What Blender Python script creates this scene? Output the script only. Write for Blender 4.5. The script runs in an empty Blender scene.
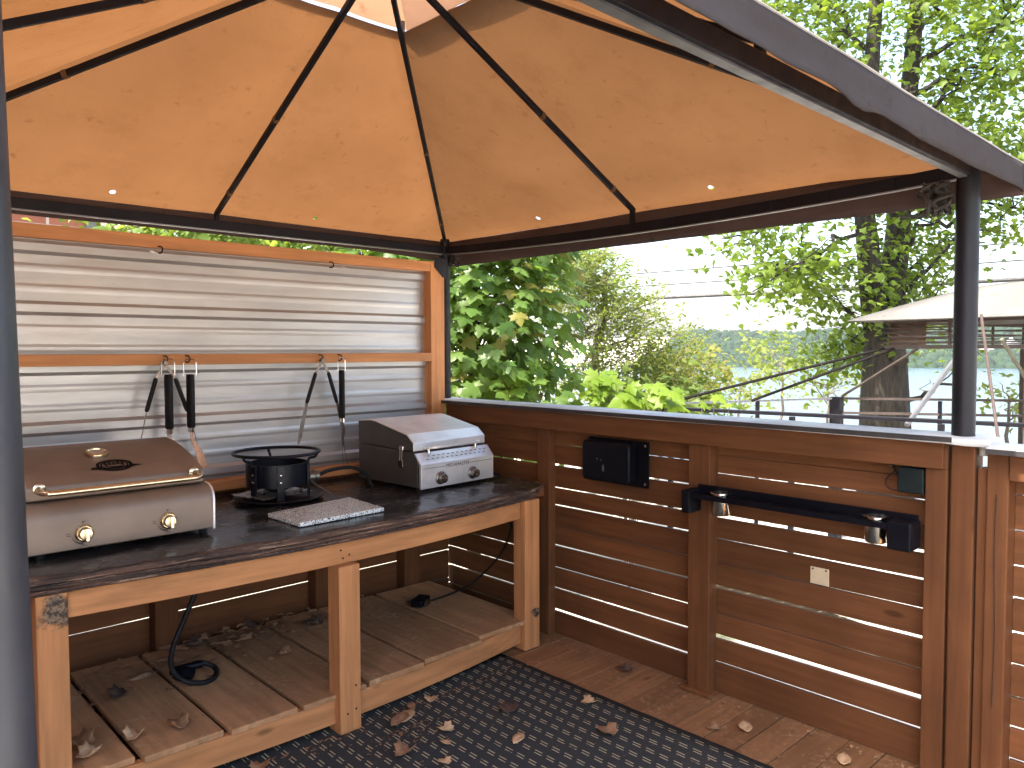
import bpy, math, random
import numpy as np
from mathutils import Vector, Matrix, noise as mnoise

random.seed(7)
RNG = np.random.default_rng(11)
SC = bpy.context.scene
COL = SC.collection
R = math.radians
ORG = {}

# ------------------------------------------------------------------ camera numbers
CAM = Vector((-3.1, -3.9, 1.6))
YAW, PIT, ROLL, FPX = R(43.4), R(2.5), R(-0.15), 770.0
cF = Vector((math.sin(YAW), math.cos(YAW), 0)); cR = Vector((math.cos(YAW), -math.sin(YAW), 0))
def spot(px, py, d):
    """where something seen at column px, row py stands if it is d metres ahead (horizon row 350)"""
    return CAM + cF * d + cR * (d * (px - 512) / 770.0) + Vector((0, 0, d * (350 - py) / 770.0))

# ------------------------------------------------------------------ materials
def new_mat(name):
    m = bpy.data.materials.new(name); m.use_nodes = True
    nt = m.node_tree; nt.nodes.clear()
    out = nt.nodes.new('ShaderNodeOutputMaterial')
    return m, nt, out
def N(nt, t, **k):
    n = nt.nodes.new(t)
    for a, v in k.items(): setattr(n, a, v)
    return n
def L(nt, a, b): nt.links.new(a, b)
def math_n(nt, op, a, b=None, clamp=False):
    n = N(nt, 'ShaderNodeMath', operation=op); n.use_clamp = clamp
    for i, v in enumerate((a, b)):
        if v is None: continue
        if isinstance(v, (int, float)): n.inputs[i].default_value = v
        else: L(nt, v, n.inputs[i])
    return n.outputs[0]
def mixc(nt, fac, a, b, mode='MIX'):
    n = N(nt, 'ShaderNodeMix', data_type='RGBA', blend_type=mode)
    for i, v in ((0, fac), (6, a), (7, b)):
        if isinstance(v, (int, float)): n.inputs[i].default_value = v
        elif isinstance(v, tuple): n.inputs[i].default_value = (*v, 1) if len(v) == 3 else v
        else: L(nt, v, n.inputs[i])
    return n.outputs[2]
def coords(nt, scale=(1, 1, 1)):
    tc = N(nt, 'ShaderNodeTexCoord'); mp = N(nt, 'ShaderNodeMapping')
    mp.inputs['Scale'].default_value = scale
    L(nt, tc.outputs['Object'], mp.inputs['Vector'])
    return mp.outputs[0]
def noise_n(nt, vec, scale, detail=4, rough=.55):
    n = N(nt, 'ShaderNodeTexNoise'); n.inputs['Scale'].default_value = scale
    n.inputs['Detail'].default_value = detail; n.inputs['Roughness'].default_value = rough
    L(nt, vec, n.inputs['Vector']); return n.outputs['Fac']
def ramp(nt, fac, a, b):
    n = N(nt, 'ShaderNodeMapRange'); n.inputs[1].default_value = a; n.inputs[2].default_value = b
    L(nt, fac, n.inputs[0]); return n.outputs[0]
def bump(nt, h, strength, dist=.01):
    b = N(nt, 'ShaderNodeBump'); b.inputs['Strength'].default_value = strength; b.inputs['Distance'].default_value = dist
    L(nt, h, b.inputs['Height']); return b.outputs[0]
def bsdf(nt, out):
    b = N(nt, 'ShaderNodeBsdfPrincipled'); L(nt, b.outputs[0], out.inputs[0]); return b

def plain(name, col, rough=.5, metal=0., var=.25, scale=12., bumpy=.0, col2=None, spec=None, bscale=60.):
    m, nt, out = new_mat(name); b = bsdf(nt, out); v = coords(nt)
    f = noise_n(nt, v, scale)
    c2 = col2 or tuple(x * (1 - var) for x in col)
    c = mixc(nt, ramp(nt, f, .35, .68), col, c2)
    L(nt, c, b.inputs['Base Color'])
    b.inputs['Metallic'].default_value = metal
    rr = ramp(nt, noise_n(nt, v, scale * 1.7), .3, .7)
    mr = N(nt, 'ShaderNodeMapRange'); mr.inputs[3].default_value = rough * .8; mr.inputs[4].default_value = min(1, rough * 1.25)
    L(nt, rr, mr.inputs[0]); L(nt, mr.outputs[0], b.inputs['Roughness'])
    if spec is not None: b.inputs['Specular IOR Level'].default_value = spec
    if bumpy: L(nt, bump(nt, noise_n(nt, v, bscale), bumpy, .004), b.inputs['Normal'])
    return m

def wood(name, col, axis, dark=.55, rough=.62, worn=None, stain=None, dirt=.35):
    """painted or bare board; grain runs along the axis"""
    m, nt, out = new_mat(name); b = bsdf(nt, out)
    sc = [28., 28., 28.]; sc['xyz'.index(axis)] = 1.6
    g = noise_n(nt, coords(nt, tuple(sc)), 1.0, 6, .6)
    v = coords(nt)
    big = noise_n(nt, v, 2.3, 4); fine = noise_n(nt, v, 35, 5, .65)
    geo = N(nt, 'ShaderNodeNewGeometry')
    c = mixc(nt, ramp(nt, g, .35, .75), col, tuple(x * dark for x in col))
    c = mixc(nt, math_n(nt, 'MULTIPLY', ramp(nt, big, .4, .7), dirt), c, tuple(x * .5 for x in col))
    isl = math_n(nt, 'ADD', math_n(nt, 'MULTIPLY', geo.outputs['Random Per Island'], .42), .78)
    hs = N(nt, 'ShaderNodeHueSaturation'); L(nt, isl, hs.inputs['Value']); L(nt, c, hs.inputs['Color'])
    c = hs.outputs[0]
    if worn:
        k = math_n(nt, 'MULTIPLY', ramp(nt, fine, .5, .72), ramp(nt, noise_n(nt, v, 5.5, 5), .42, .62))
        c = mixc(nt, math_n(nt, 'MULTIPLY', k, .8), c, worn)
    ks = [9., 9., 9.]; ks['xyz'.index(axis)] = 3.2
    kv = N(nt, 'ShaderNodeTexVoronoi'); kv.inputs['Scale'].default_value = 1.0; L(nt, coords(nt, tuple(ks)), kv.inputs['Vector'])
    ksep = N(nt, 'ShaderNodeSeparateColor'); L(nt, kv.outputs['Color'], ksep.inputs[0])
    kn = math_n(nt, 'MULTIPLY', ramp(nt, kv.outputs['Distance'], .16, .09), math_n(nt, 'GREATER_THAN', ksep.outputs[1], .80))
    c = mixc(nt, math_n(nt, 'MULTIPLY', kn, .75), c, tuple(x * .28 for x in col))
    spk = ramp(nt, noise_n(nt, v, 90, 3, .7), .68, .76)
    c = mixc(nt, math_n(nt, 'MULTIPLY', spk, .5), c, (.03, .018, .012))
    if stain:   # (centre, radius, colour) a blotch of rot with an uneven edge
        cen, rad, sc_col = stain
        d = N(nt, 'ShaderNodeVectorMath', operation='DISTANCE'); L(nt, v, d.inputs[0]); d.inputs[1].default_value = cen
        e = math_n(nt, 'ADD', d.outputs['Value'], math_n(nt, 'MULTIPLY', math_n(nt, 'SUBTRACT', noise_n(nt, v, 22, 5, .7), .5), rad * 2.2))
        mot = mixc(nt, ramp(nt, noise_n(nt, v, 55, 5, .75), .46, .58), sc_col, (.24, .16, .10))
        c = mixc(nt, ramp(nt, e, rad * 1.2, rad * .75), c, mot)
    L(nt, c, b.inputs['Base Color'])
    b.inputs['Roughness'].default_value = rough
    b.inputs['Specular IOR Level'].default_value = .2
    h = math_n(nt, 'ADD', math_n(nt, 'MULTIPLY', g, .7), math_n(nt, 'MULTIPLY', fine, .4))
    L(nt, bump(nt, h, .35, .004), b.inputs['Normal'])
    return m

PAINT = (.64, .288, .115)
W = {a: wood('painted_wood_' + a, PAINT, a) for a in 'xyz'}
W_shaded = {a: wood('shaded_wood_' + a, (.178, .070, .027), a, dirt=.65) for a in 'xyz'}  # bench paint colour, darkened so fence and back boards read as shaded
W_shelf = wood('shelf_wood', (.54, .29, .14), 'y', worn=(.58, .40, .235), dirt=.7)
W_deck = wood('deck_wood', (.33, .16, .074), 'x', worn=(.46, .29, .16), dirt=.75)
CHARCOAL = plain('charcoal_metal', (.007, .0065, .010), .5, .0, .3, 9, .08, spec=.18)
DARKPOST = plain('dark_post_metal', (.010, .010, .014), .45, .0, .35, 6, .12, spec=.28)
STRAPM = plain('dark_webbing', (.012, .010, .009), .85, 0, .3, 20, spec=.1)
LIT_POSTM = plain('lit_post_metal', (.030, .031, .037), .42, .0, .35, 6, .12, spec=.45)  # same paint as the dark posts, lightened so the near-left post looks lit
GREYM = plain('grey_metal', (.16, .16, .17), .4, .6, .3, 9)
BLACKP = plain('black_plastic', (.004, .0045, .008), .45, 0, .3, 8, .05, spec=.16)
RUBBER = plain('black_rubber', (.010, .010, .011), .55, 0, .3, 20, .1, spec=.25)
BLACKENAMEL = plain('black_enamel', (.006, .007, .012), .38, 0, .4, 14, .1, spec=.25)
CHROME = plain('chrome', (.72, .70, .66), .16, 1., .12, 14)
STEEL_DULL = plain('dull_steel', (.24, .20, .175), .34, 1., .35, 30)
COPPERISH = plain('stained_steel', (.45, .26, .18), .36, 1., .4, 25)
BRASSY = plain('warm_nickel', (.70, .60, .42), .2, 1., .15, 14)
BEIGE = plain('beige_plate', (.62, .50, .33), .5, 0, .12, 20)
GREENBOX = plain('dark_green_plastic', (.006, .012, .013), .55, 0, .3, 10, spec=.25)
CAPM = plain('cap_grey', (.56, .55, .53), .45, 0, .35, 5, .25, bscale=25, spec=.6)
CAPEDGE = plain('cap_edge', (.035, .032, .032), .6, 0, .3, 9, .2)

def corrugated():
    m, nt, out = new_mat('galvanised_sheet'); b = bsdf(nt, out)
    v = coords(nt); st = coords(nt, (.6, 1, 5))
    f = noise_n(nt, st, 2.2, 5); d = noise_n(nt, v, 60, 4, .7)
    c = mixc(nt, ramp(nt, f, .4, .72), (.46, .45, .44), (.34, .33, .325))
    c = mixc(nt, math_n(nt, 'MULTIPLY', ramp(nt, d, .66, .74), .6), c, (.12, .09, .07))
    c = mixc(nt, math_n(nt, 'MULTIPLY', ramp(nt, noise_n(nt, v, 1.1, 6, .6), .5, .75), .35), c, (.36, .28, .2))
    L(nt, c, b.inputs['Base Color']); b.inputs['Metallic'].default_value = .55
    L(nt, math_n(nt, 'ADD', math_n(nt, 'MULTIPLY', f, .25), .25), b.inputs['Roughness'])
    L(nt, bump(nt, noise_n(nt, v, 7, 3), .12, .01), b.inputs['Normal'])
    return m
CORR = corrugated()

def brushed(name, col, rough, scale=(2, 160, 160), metal=1.0, var=.8):
    m, nt, out = new_mat(name); b = bsdf(nt, out)
    g = noise_n(nt, coords(nt, scale), 1.0, 3); f = noise_n(nt, coords(nt), 7, 5)
    c = mixc(nt, ramp(nt, f, .35, .7), col, tuple(x * var for x in col))
    c = mixc(nt, math_n(nt, 'MULTIPLY', ramp(nt, noise_n(nt, coords(nt), 70, 4, .7), .66, .74), .35), c, tuple(x * .35 for x in col))
    L(nt, c, b.inputs['Base Color']); b.inputs['Metallic'].default_value = metal
    L(nt, math_n(nt, 'ADD', math_n(nt, 'MULTIPLY', g, .16), rough - .05), b.inputs['Roughness'])
    L(nt, bump(nt, g, .06, .002), b.inputs['Normal'])
    return m
STEEL = brushed('brushed_steel', (.88, .87, .86), .42, metal=.72)
STEEL_SIDE = brushed('grey_side_steel', (.10, .093, .088), .45, metal=.6)
BRONZE = brushed('bronze_paint', (.235, .180, .140), .46, metal=.42)

def countertop():
    m, nt, out = new_mat('weathered_black_top'); b = bsdf(nt, out); v = coords(nt)
    big = noise_n(nt, coords(nt, (1, 1.6, 1)), 4.5, 6, .65); fn = noise_n(nt, v, 45, 5, .7)
    c = mixc(nt, ramp(nt, big, .45, .72), (.018, .018, .02), (.085, .08, .078))
    c = mixc(nt, math_n(nt, 'MULTIPLY', ramp(nt, fn, .62, .75), .6), c, (.14, .12, .1))
    L(nt, c, b.inputs['Base Color'])
    L(nt, math_n(nt, 'ADD', math_n(nt, 'MULTIPLY', ramp(nt, big, .35, .7),   .30), .09), b.inputs['Roughness'])
    wr = N(nt, 'ShaderNodeTexWave'); wr.inputs['Scale'].default_value = 1.6; wr.inputs['Distortion'].default_value = 9; wr.inputs['Detail'].default_value = 3
    L(nt, v, wr.inputs['Vector'])
    L(nt, bump(nt, math_n(nt, 'ADD', math_n(nt, 'MULTIPLY', wr.outputs['Fac'], .5), big), .35, .012), b.inputs['Normal'])
    return m
COUNTER = countertop()
def edge_mat():
    m, nt, out = new_mat('frayed_edge'); b = bsdf(nt, out)
    g = noise_n(nt, coords(nt, (4, 30, 110)), 1.0, 7, .75); f = noise_n(nt, coords(nt, (2.5, 8, 40)), 1.3, 5, .6)
    c = mixc(nt, ramp(nt, f, .4, .62), (.022, .014, .011), (.10, .050, .032))
    c = mixc(nt, ramp(nt, g, .555, .64), c, (.40, .26, .17))
    L(nt, c, b.inputs['Base Color']); b.inputs['Roughness'].default_value = .75
    L(nt, bump(nt, g, .8, .006), b.inputs['Normal']); return m
EDGE = edge_mat()
def granite():
    m, nt, out = new_mat('speckled_granite'); b = bsdf(nt, out); v = coords(nt)
    vo = N(nt, 'ShaderNodeTexVoronoi'); vo.inputs['Scale'].default_value = 260; L(nt, v, vo.inputs['Vector'])
    f = noise_n(nt, v, 170, 5, .7)
    c = mixc(nt, ramp(nt, f, .4, .66), (.84, .90, .88), (.50, .54, .52))
    sep = N(nt, 'ShaderNodeSeparateColor'); L(nt, vo.outputs['Color'], sep.inputs[0])
    c = mixc(nt, ramp(nt, sep.outputs[0], .74, .80), c, (.05, .045, .04))
    L(nt, c, b.inputs['Base Color']); b.inputs['Roughness'].default_value = .2; return m
GRANITE = granite()

HOLES = [(-1.97, -.022, 0), (-.93, -.022, 0), (-.022, -.86, 0), (-.022, -1.96, 0)]
def fabric(name, col_d, col_t, kt, holes=None):
    m, nt, out = new_mat(name)
    v = coords(nt); f = noise_n(nt, v, 1.5, 6, .6); s = noise_n(nt, v, 14, 5, .65)
    wv = noise_n(nt, coords(nt, (1, 1, 1)), 420, 2)
    k = mixc(nt, math_n(nt, 'MULTIPLY', ramp(nt, f, .36, .68), .7), (1, 1, 1), (.76, .72, .68))
    k = mixc(nt, math_n(nt, 'MULTIPLY', ramp(nt, noise_n(nt, v, 5, 6, .7), .52, .70), .35), k, (.66, .60, .54))
    k = mixc(nt, math_n(nt, 'MULTIPLY', ramp(nt, s, .61, .74), .6), k, (.50, .44, .38))
    cd = mixc(nt, 1.0, k, col_d, 'MULTIPLY'); ct = mixc(nt, 1.0, k, col_t, 'MULTIPLY')
    d = N(nt, 'ShaderNodeBsdfDiffuse'); t = N(nt, 'ShaderNodeBsdfTranslucent'); mx = N(nt, 'ShaderNodeMixShader')
    L(nt, cd, d.inputs[0]); L(nt, ct, t.inputs[0]); mx.inputs[0].default_value = kt
    nb = bump(nt, math_n(nt, 'ADD', math_n(nt, 'MULTIPLY', noise_n(nt, v, 3.2, 5, .6), 1.0), math_n(nt, 'MULTIPLY', wv, .04)), .45, .06)
    L(nt, nb, d.inputs['Normal'])
    L(nt, d.outputs[0], mx.inputs[1]); L(nt, t.outputs[0], mx.inputs[2])
    sh = mx.outputs[0]
    if holes:
        acc = None
        for h in holes:
            dn = N(nt, 'ShaderNodeVectorMath', operation='DISTANCE'); L(nt, coords(nt, (1, 1, 0)), dn.inputs[0]); dn.inputs[1].default_value = h
            acc = dn.outputs['Value'] if acc is None else math_n(nt, 'MINIMUM', acc, dn.outputs['Value'])
        tr = N(nt, 'ShaderNodeBsdfTransparent'); m2 = N(nt, 'ShaderNodeMixShader')
        L(nt, math_n(nt, 'LESS_THAN', acc, .013), m2.inputs[0]); L(nt, sh, m2.inputs[1]); L(nt, tr.outputs[0], m2.inputs[2]); sh = m2.outputs[0]
    L(nt, sh, out.inputs[0]); return m

def leaf_mat(name, a, b_, trans, kt=.45, rough=.45, warm=None):
    m, nt, out = new_mat(name)
    geo = N(nt, 'ShaderNodeNewGeometry'); r = geo.outputs['Random Per Island']
    c = mixc(nt, r, a, b_); ct = mixc(nt, r, trans, tuple(x * .65 for x in trans))
    if warm: 
        w = ramp(nt, math_n(nt, 'FRACT', math_n(nt, 'MULTIPLY', r, 37.7)), .90, .93)
        c = mixc(nt, w, c, warm); ct = mixc(nt, w, ct, warm)
    p = N(nt, 'ShaderNodeBsdfPrincipled'); L(nt, c, p.inputs['Base Color']); p.inputs['Roughness'].default_value = rough
    p.inputs['Specular IOR Level'].default_value = .22
    t = N(nt, 'ShaderNodeBsdfTranslucent'); L(nt, ct, t.inputs[0])
    mx = N(nt, 'ShaderNodeMixShader'); mx.inputs[0].default_value = kt
    L(nt, p.outputs[0], mx.inputs[1]); L(nt, t.outputs[0], mx.inputs[2]); L(nt, mx.outputs[0], out.inputs[0]); return m
def bark(name, a=(.10, .08, .062), b_=(.035, .028, .022)):
    m, nt, out = new_mat(name); b = bsdf(nt, out)
    g = noise_n(nt, coords(nt, (14, 14, 2.2)), 1.6, 6, .65)
    L(nt, mixc(nt, ramp(nt, g, .38, .62), b_, a), b.inputs['Base Color']); b.inputs['Roughness'].default_value = .9
    L(nt, bump(nt, g, 1.0, .03), b.inputs['Normal']); return m
BARK = bark('grey_bark', (.036, .029, .022), (.010, .008, .006)); BARK2 = bark('twig_bark', (.16, .13, .10), (.07, .055, .045))

# ------------------------------------------------------------------ mesh builder
class MB:
    def __init__(s): s.v = []; s.f = []
    def add(s, vs, fs):
        o = len(s.v); s.v += [tuple(p) for p in vs]; s.f += [tuple(i + o for i in f) for f in fs]; return s
    def hexa(s, p): return s.add(p, [(0, 3, 2, 1), (4, 5, 6, 7), (0, 1, 5, 4), (1, 2, 6, 5), (2, 3, 7, 6), (3, 0, 4, 7)])
    def box(s, x0, x1, y0, y1, z0, z1):
        x0, x1 = sorted((x0, x1)); y0, y1 = sorted((y0, y1)); z0, z1 = sorted((z0, z1))
        return s.hexa([(x0, y0, z0), (x1, y0, z0), (x1, y1, z0), (x0, y1, z0), (x0, y0, z1), (x1, y0, z1), (x1, y1, z1), (x0, y1, z1)])
    def bar(s, p, q, w, h, up=(0, 0, 1)):
        p, q = Vector(p), Vector(q); d = (q - p).normalized(); sd = d.cross(Vector(up)).normalized(); u = sd.cross(d)
        a, b = sd * w / 2, u * h / 2
        return s.hexa([p - a - b, p + a - b, q + a - b, q - a - b, p - a + b, p + a + b, q + a + b, q - a + b])
    def tube(s, pts, r, n=8, closed=False, flat=1.0):
        pts = [Vector(p) for p in pts]; m = len(pts); rr = r if hasattr(r, '__len__') else [r] * m
        up = None; vs = []; fs = []
        for i, p in enumerate(pts):
            a = pts[(i - 1) % m] if closed or i > 0 else p; b = pts[(i + 1) % m] if closed or i < m - 1 else p
            t = (b - a).normalized()
            if up is None: up = Vector((0, 0, 1)) if abs(t.z) < .9 else Vector((1, 0, 0))
            sd = t.cross(up)
            if sd.length < 1e-5: sd = t.cross(Vector((0, 1, 0)))
            sd.normalize(); up = sd.cross(t).normalized()
            for k in range(n):
                an = 2 * math.pi * k / n
                vs.append(p + (sd * math.cos(an) + up * math.sin(an) * flat) * rr[i])
        for i in range(m if closed else m - 1):
            j = (i + 1) % m
            for k in range(n):
                l = (k + 1) % n; fs.append((i * n + k, j * n + k, j * n + l, i * n + l))
        if not closed: fs += [tuple(range(n)), tuple(range((m - 1) * n, m * n))[::-1]]
        return s.add(vs, fs)
    def lathe(s, c, axis, prof, n=24):
        """prof: list of (radius, along axis)"""
        c = Vector(c); ax = Vector(axis).normalized(); t = Vector((0, 0, 1)) if abs(ax.z) < .9 else Vector((1, 0, 0))
        a = ax.cross(t).normalized(); b = ax.cross(a); vs = []; fs = []
        for r, h in prof:
            for k in range(n):
                an = 2 * math.pi * k / n; vs.append(c + ax * h + (a * math.cos(an) + b * math.sin(an)) * r)
        for i in range(len(prof) - 1):
            for k in range(n):
                l = (k + 1) % n; fs.append((i * n + k, (i + 1) * n + k, (i + 1) * n + l, i * n + l))
        fs += [tuple(range(n)), tuple(range((len(prof) - 1) * n, len(prof) * n))[::-1]]
        return s.add(vs, fs)
    def prism(s, prof, fn, a, b):
        """prof 2d outline, fn(u, v, w) -> point; extruded from w=a to w=b"""
        n = len(prof); vs = [fn(u, v, a) for u, v in prof] + [fn(u, v, b) for u, v in prof]
        fs = [tuple(range(n))[::-1], tuple(range(n, 2 * n))] + [(i, (i + 1) % n, n + (i + 1) % n, n + i) for i in range(n)]
        return s.add(vs, fs)
    def sheet(s, rows):
        n = len(rows[0]); vs = [p for r in rows for p in r]
        return s.add(vs, [(i * n + k, i * n + k + 1, (i + 1) * n + k + 1, (i + 1) * n + k) for i in range(len(rows) - 1) for k in range(n - 1)])
    def rot(s, c, ang, axis='Z', start=0):
        M = Matrix.Rotation(ang, 3, axis); c = Vector(c)
        s.v = s.v[:start] + [tuple(c + M @ (Vector(p) - c)) for p in s.v[start:]]; return s
    def build(s, name, mat, parent=None, org=None, smooth=False, bevel=0, seg=2, label=None, solid=0):
        if parent is not None: org = ORG[parent.name]
        elif org is None:
            a = np.array(s.v); org = Vector(((a[:, 0].min() + a[:, 0].max()) / 2, (a[:, 1].min() + a[:, 1].max()) / 2, a[:, 2].min()))
        org = Vector(org); me = bpy.data.meshes.new(name)
        me.from_pydata([tuple(Vector(p) - org) for p in s.v], [], s.f); me.update()
        import bmesh
        bm = bmesh.new(); bm.from_mesh(me); bmesh.ops.recalc_face_normals(bm, faces=bm.faces); bm.to_mesh(me); bm.free()
        me.materials.append(mat)
        o = bpy.data.objects.new(name, me); COL.objects.link(o); ORG[o.name] = org
        if parent is not None: o.parent = parent
        else: o.location = org
        if smooth:
            me.polygons.foreach_set('use_smooth', [True] * len(me.polygons)); me.set_sharp_from_angle(angle=R(38))
        if solid:
            md = o.modifiers.new('thickness', 'SOLIDIFY'); md.thickness = solid; md.offset = 0
        if bevel:
            md = o.modifiers.new('bevel', 'BEVEL'); md.width = bevel; md.segments = seg; md.limit_method = 'ANGLE'; md.angle_limit = R(40)
        if label: o['label'] = label
        return o
def tag(o, label=None, cat=None, group=None, kind=None):
    for k, v in (('label', label), ('category', cat), ('group', group), ('kind', kind)):
        if v: o[k] = v
    return o
def empty(name, loc, label, cat, group=None):
    o = bpy.data.objects.new(name, None); COL.objects.link(o); o.location = loc; o.empty_display_size = .1
    ORG[o.name] = Vector(loc); return tag(o, label, cat, group)
def raw_mesh(name, V, F, mat, parent=None, org=(0, 0, 0), smooth=False):
    """V (n,3) array, F list of (m,k) arrays"""
    org = ORG[parent.name] if parent is not None else Vector(org)
    V = np.asarray(V, dtype=np.float32) - np.array(org, dtype=np.float32)
    me = bpy.data.meshes.new(name); me.vertices.add(len(V)); me.vertices.foreach_set('co', V.ravel())
    idx = np.concatenate([f.ravel() for f in F]); tot = np.concatenate([np.full(len(f), f.shape[1]) for f in F])
    me.loops.add(len(idx)); me.loops.foreach_set('vertex_index', idx.astype(np.int32))
    me.polygons.add(len(tot)); st = np.concatenate([[0], np.cumsum(tot)[:-1]])
    me.polygons.foreach_set('loop_start', st.astype(np.int32))
    me.update(calc_edges=True); me.validate()
    if smooth: me.polygons.foreach_set('use_smooth', [True] * len(me.polygons))
    me.materials.append(mat); o = bpy.data.objects.new(name, me); COL.objects.link(o); ORG[o.name] = org
    if parent is not None: o.parent = parent
    else: o.location = org
    return o
def arc(c, r, a0, a1, n, u, v):
    c, u, v = Vector(c), Vector(u), Vector(v)
    return [c + u * (r * math.cos(a0 + (a1 - a0) * i / n)) + v * (r * math.sin(a0 + (a1 - a0) * i / n)) for i in range(n + 1)]
def bez(pts, n=8):
    """smooth curve through points"""
    P = [Vector(p) for p in pts]; P = [P[0] * 2 - P[1]] + P + [P[-1] * 2 - P[-2]]; out = []
    for i in range(1, len(P) - 2):
        for k in range(n):
            t = k / n; a, b, c, d = P[i - 1:i + 3]
            out.append(.5 * ((2 * b) + (c - a) * t + (2 * a - 5 * b + 4 * c - d) * t * t + (3 * b - a - 3 * c + d) * t ** 3))
    out.append(P[-2]); return out

# ================================================================== SETTING
# deck: boards run along X, one mesh of many boards
m = MB(); y = .10; k = 0
while y > -4.3:
    wdt = .137
    m.box(-3.75 + random.uniform(-.01, .01), .125, y - wdt, y, -.038, random.uniform(-.0015, .0015)); y -= wdt + random.uniform(.004, .007)
deck = m.build('deck', W_deck, org=(0, 0, 0), bevel=.003); tag(deck, kind='structure')

m = MB()
for i in range(9):
    for j in range(6): m.box(-9.0 + i * 1.5, -7.512 + i * 1.5, -4.33 - j * 1.5, -5.818 - j * 1.5, -.30, -.082 + random.uniform(-.003, .003))
tag(m.build('bounce_patio', plain('bounce_concrete', (.62, .58, .52), .85, 0, .2, 1.5, .4), org=(-3, -8, -.3), bevel=.01), kind='structure')  # unseen slabs added behind the camera to bounce light onto the bench front

GL = Vector((.9, .436, 0)).normalized(); GT = Vector((-GL.y, GL.x, 0))   # towards the lake, along the shore
def smooth01(t): t = max(0., min(1., t)); return t * t * (3 - 2 * t)
def ground_z(x, y):
    s = x * GL.x + y * GL.y; t = x * GT.x + y * GT.y
    z = -.55 - 12.2 * smooth01((s - 6.5) / 60)
    if s < 0: z = -.55 + .02 * min(-s, 60)
    if s > 90: z -= 3 * smooth01((s - 90) / 60)
    if s > 540:
        h = 26 + 5 * mnoise.noise((t / 170, 3.1, 0)) + 12 * smooth01((-t - 60) / 250) + 3 * mnoise.noise((t / 45, s / 90, 1))
        z += (4.2 * smooth01((s - 585) / 25)) + h * smooth01((s - 600) / 260)
    if s > 900: z -= 12 * smooth01((s - 900) / 400)
    return z
ss = [-400, -150, -60, -25, -12, -6] + [i * .9 - 4 for i in range(0, 14)] + [9 + 2.5 * i for i in range(24)] + [72, 90, 120, 160, 260, 400, 520, 570] + [584 + 10 * i for i in range(12)] + [720 + 30 * i for i in range(10)] + [1050, 1200, 1500, 2200]
tt = [-2200, -1400, -1000] + [-800 + 25 * i for i in range(22)] + [-240 + 12 * i for i in range(14)] + [-70 + 8 * i for i in range(6)] + [-22 + 2 * i for i in range(23)] + [30, 45, 70, 110, 170, 260, 380, 520, 700, 1000, 1500, 2200]
rows = []
for s_ in ss:
    rows.append([(s_ * GL.x + t_ * GT.x, s_ * GL.y + t_ * GT.y, ground_z(s_ * GL.x + t_ * GT.x, s_ * GL.y + t_ * GT.y) + .08 * mnoise.noise((s_ * .4, t_ * .4, 0))) for t_ in tt])
def ground_mat():
    m, nt, out = new_mat('dry_ground'); b = bsdf(nt, out); v = coords(nt)
    f = noise_n(nt, v, .55, 6, .65); g = noise_n(nt, v, 11, 5, .7)
    c = mixc(nt, ramp(nt, g, .3, .7), (.46, .41, .33), (.60, .55, .46))
    c = mixc(nt, ramp(nt, f, .56, .64), c, (.12, .15, .045))
    L(nt, c, b.inputs['Base Color']); b.inputs['Roughness'].default_value = .95
    L(nt, bump(nt, g, .6, .03), b.inputs['Normal']); return m
g = MB().sheet(rows).build('ground', ground_mat(), org=(0, 0, 0), smooth=True); tag(g, kind='structure')

def water_mat():
    m, nt, out = new_mat('lake_water'); b = bsdf(nt, out)
    b.inputs['Base Color'].default_value = (.035, .06, .075, 1); b.inputs['Roughness'].default_value = .16; b.inputs['IOR'].default_value = 1.33
    f = noise_n(nt, coords(nt, (.5, .9, 1)), .9, 4)
    L(nt, bump(nt, f, .5, .2), b.inputs['Normal']); return m
m = MB(); c0 = GL * 45; 
m.add([GL * 45 + GT * -2200, GL * 600 + GT * -2200, GL * 600 + GT * 2200, GL * 45 + GT * 2200], [(0, 1, 2, 3)])
m.v = [(x, y, -11.0) for x, y, z in m.v]
tag(m.build('water', water_mat(), org=(0, 0, -11)), kind='structure')

# ================================================================== GAZEBO
EX = 2.95                               # extent to the left; 3.0 along Y
gz = empty('gazebo', (-1.47, -1.5, 0), 'brown fabric gazebo with dark metal posts standing over the grill bench', 'gazebo')
CANVAS = fabric('tan_canvas', (.28, .165, .09), (.120, .0525, .0192), .55, [(h[0] + 1.47, h[1] + 1.5, 0) for h in HOLES])
TOPCANVAS = fabric('top_canvas', (.40, .27, .18), (.27, .145, .082), .55)
VALANCE = fabric('valance_cloth', (.125, .088, .080), (.06, .036, .028), .25)
GREYCLOTH = fabric('grey_valance_cloth', (.062, .056, .058), (.03, .025, .025), .2)
APEX = Vector((-1.47, -1.5, 3.075))
crn = [Vector((0, 0, 0)), Vector((0, -3, 0)), Vector((-EX, -3, 0)), Vector((-EX, 0, 0))]   # BR, FR, FL, BL
# posts
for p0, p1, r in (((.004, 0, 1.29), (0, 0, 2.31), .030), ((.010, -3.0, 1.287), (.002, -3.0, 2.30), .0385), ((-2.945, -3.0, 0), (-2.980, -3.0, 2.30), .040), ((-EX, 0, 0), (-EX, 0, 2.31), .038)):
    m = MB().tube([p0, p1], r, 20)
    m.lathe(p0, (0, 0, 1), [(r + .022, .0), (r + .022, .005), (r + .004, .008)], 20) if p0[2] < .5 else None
    m.build('post', LIT_POSTM if p0[0] < -2 and p0[1] < -1 else DARKPOST, gz, smooth=True)
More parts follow.
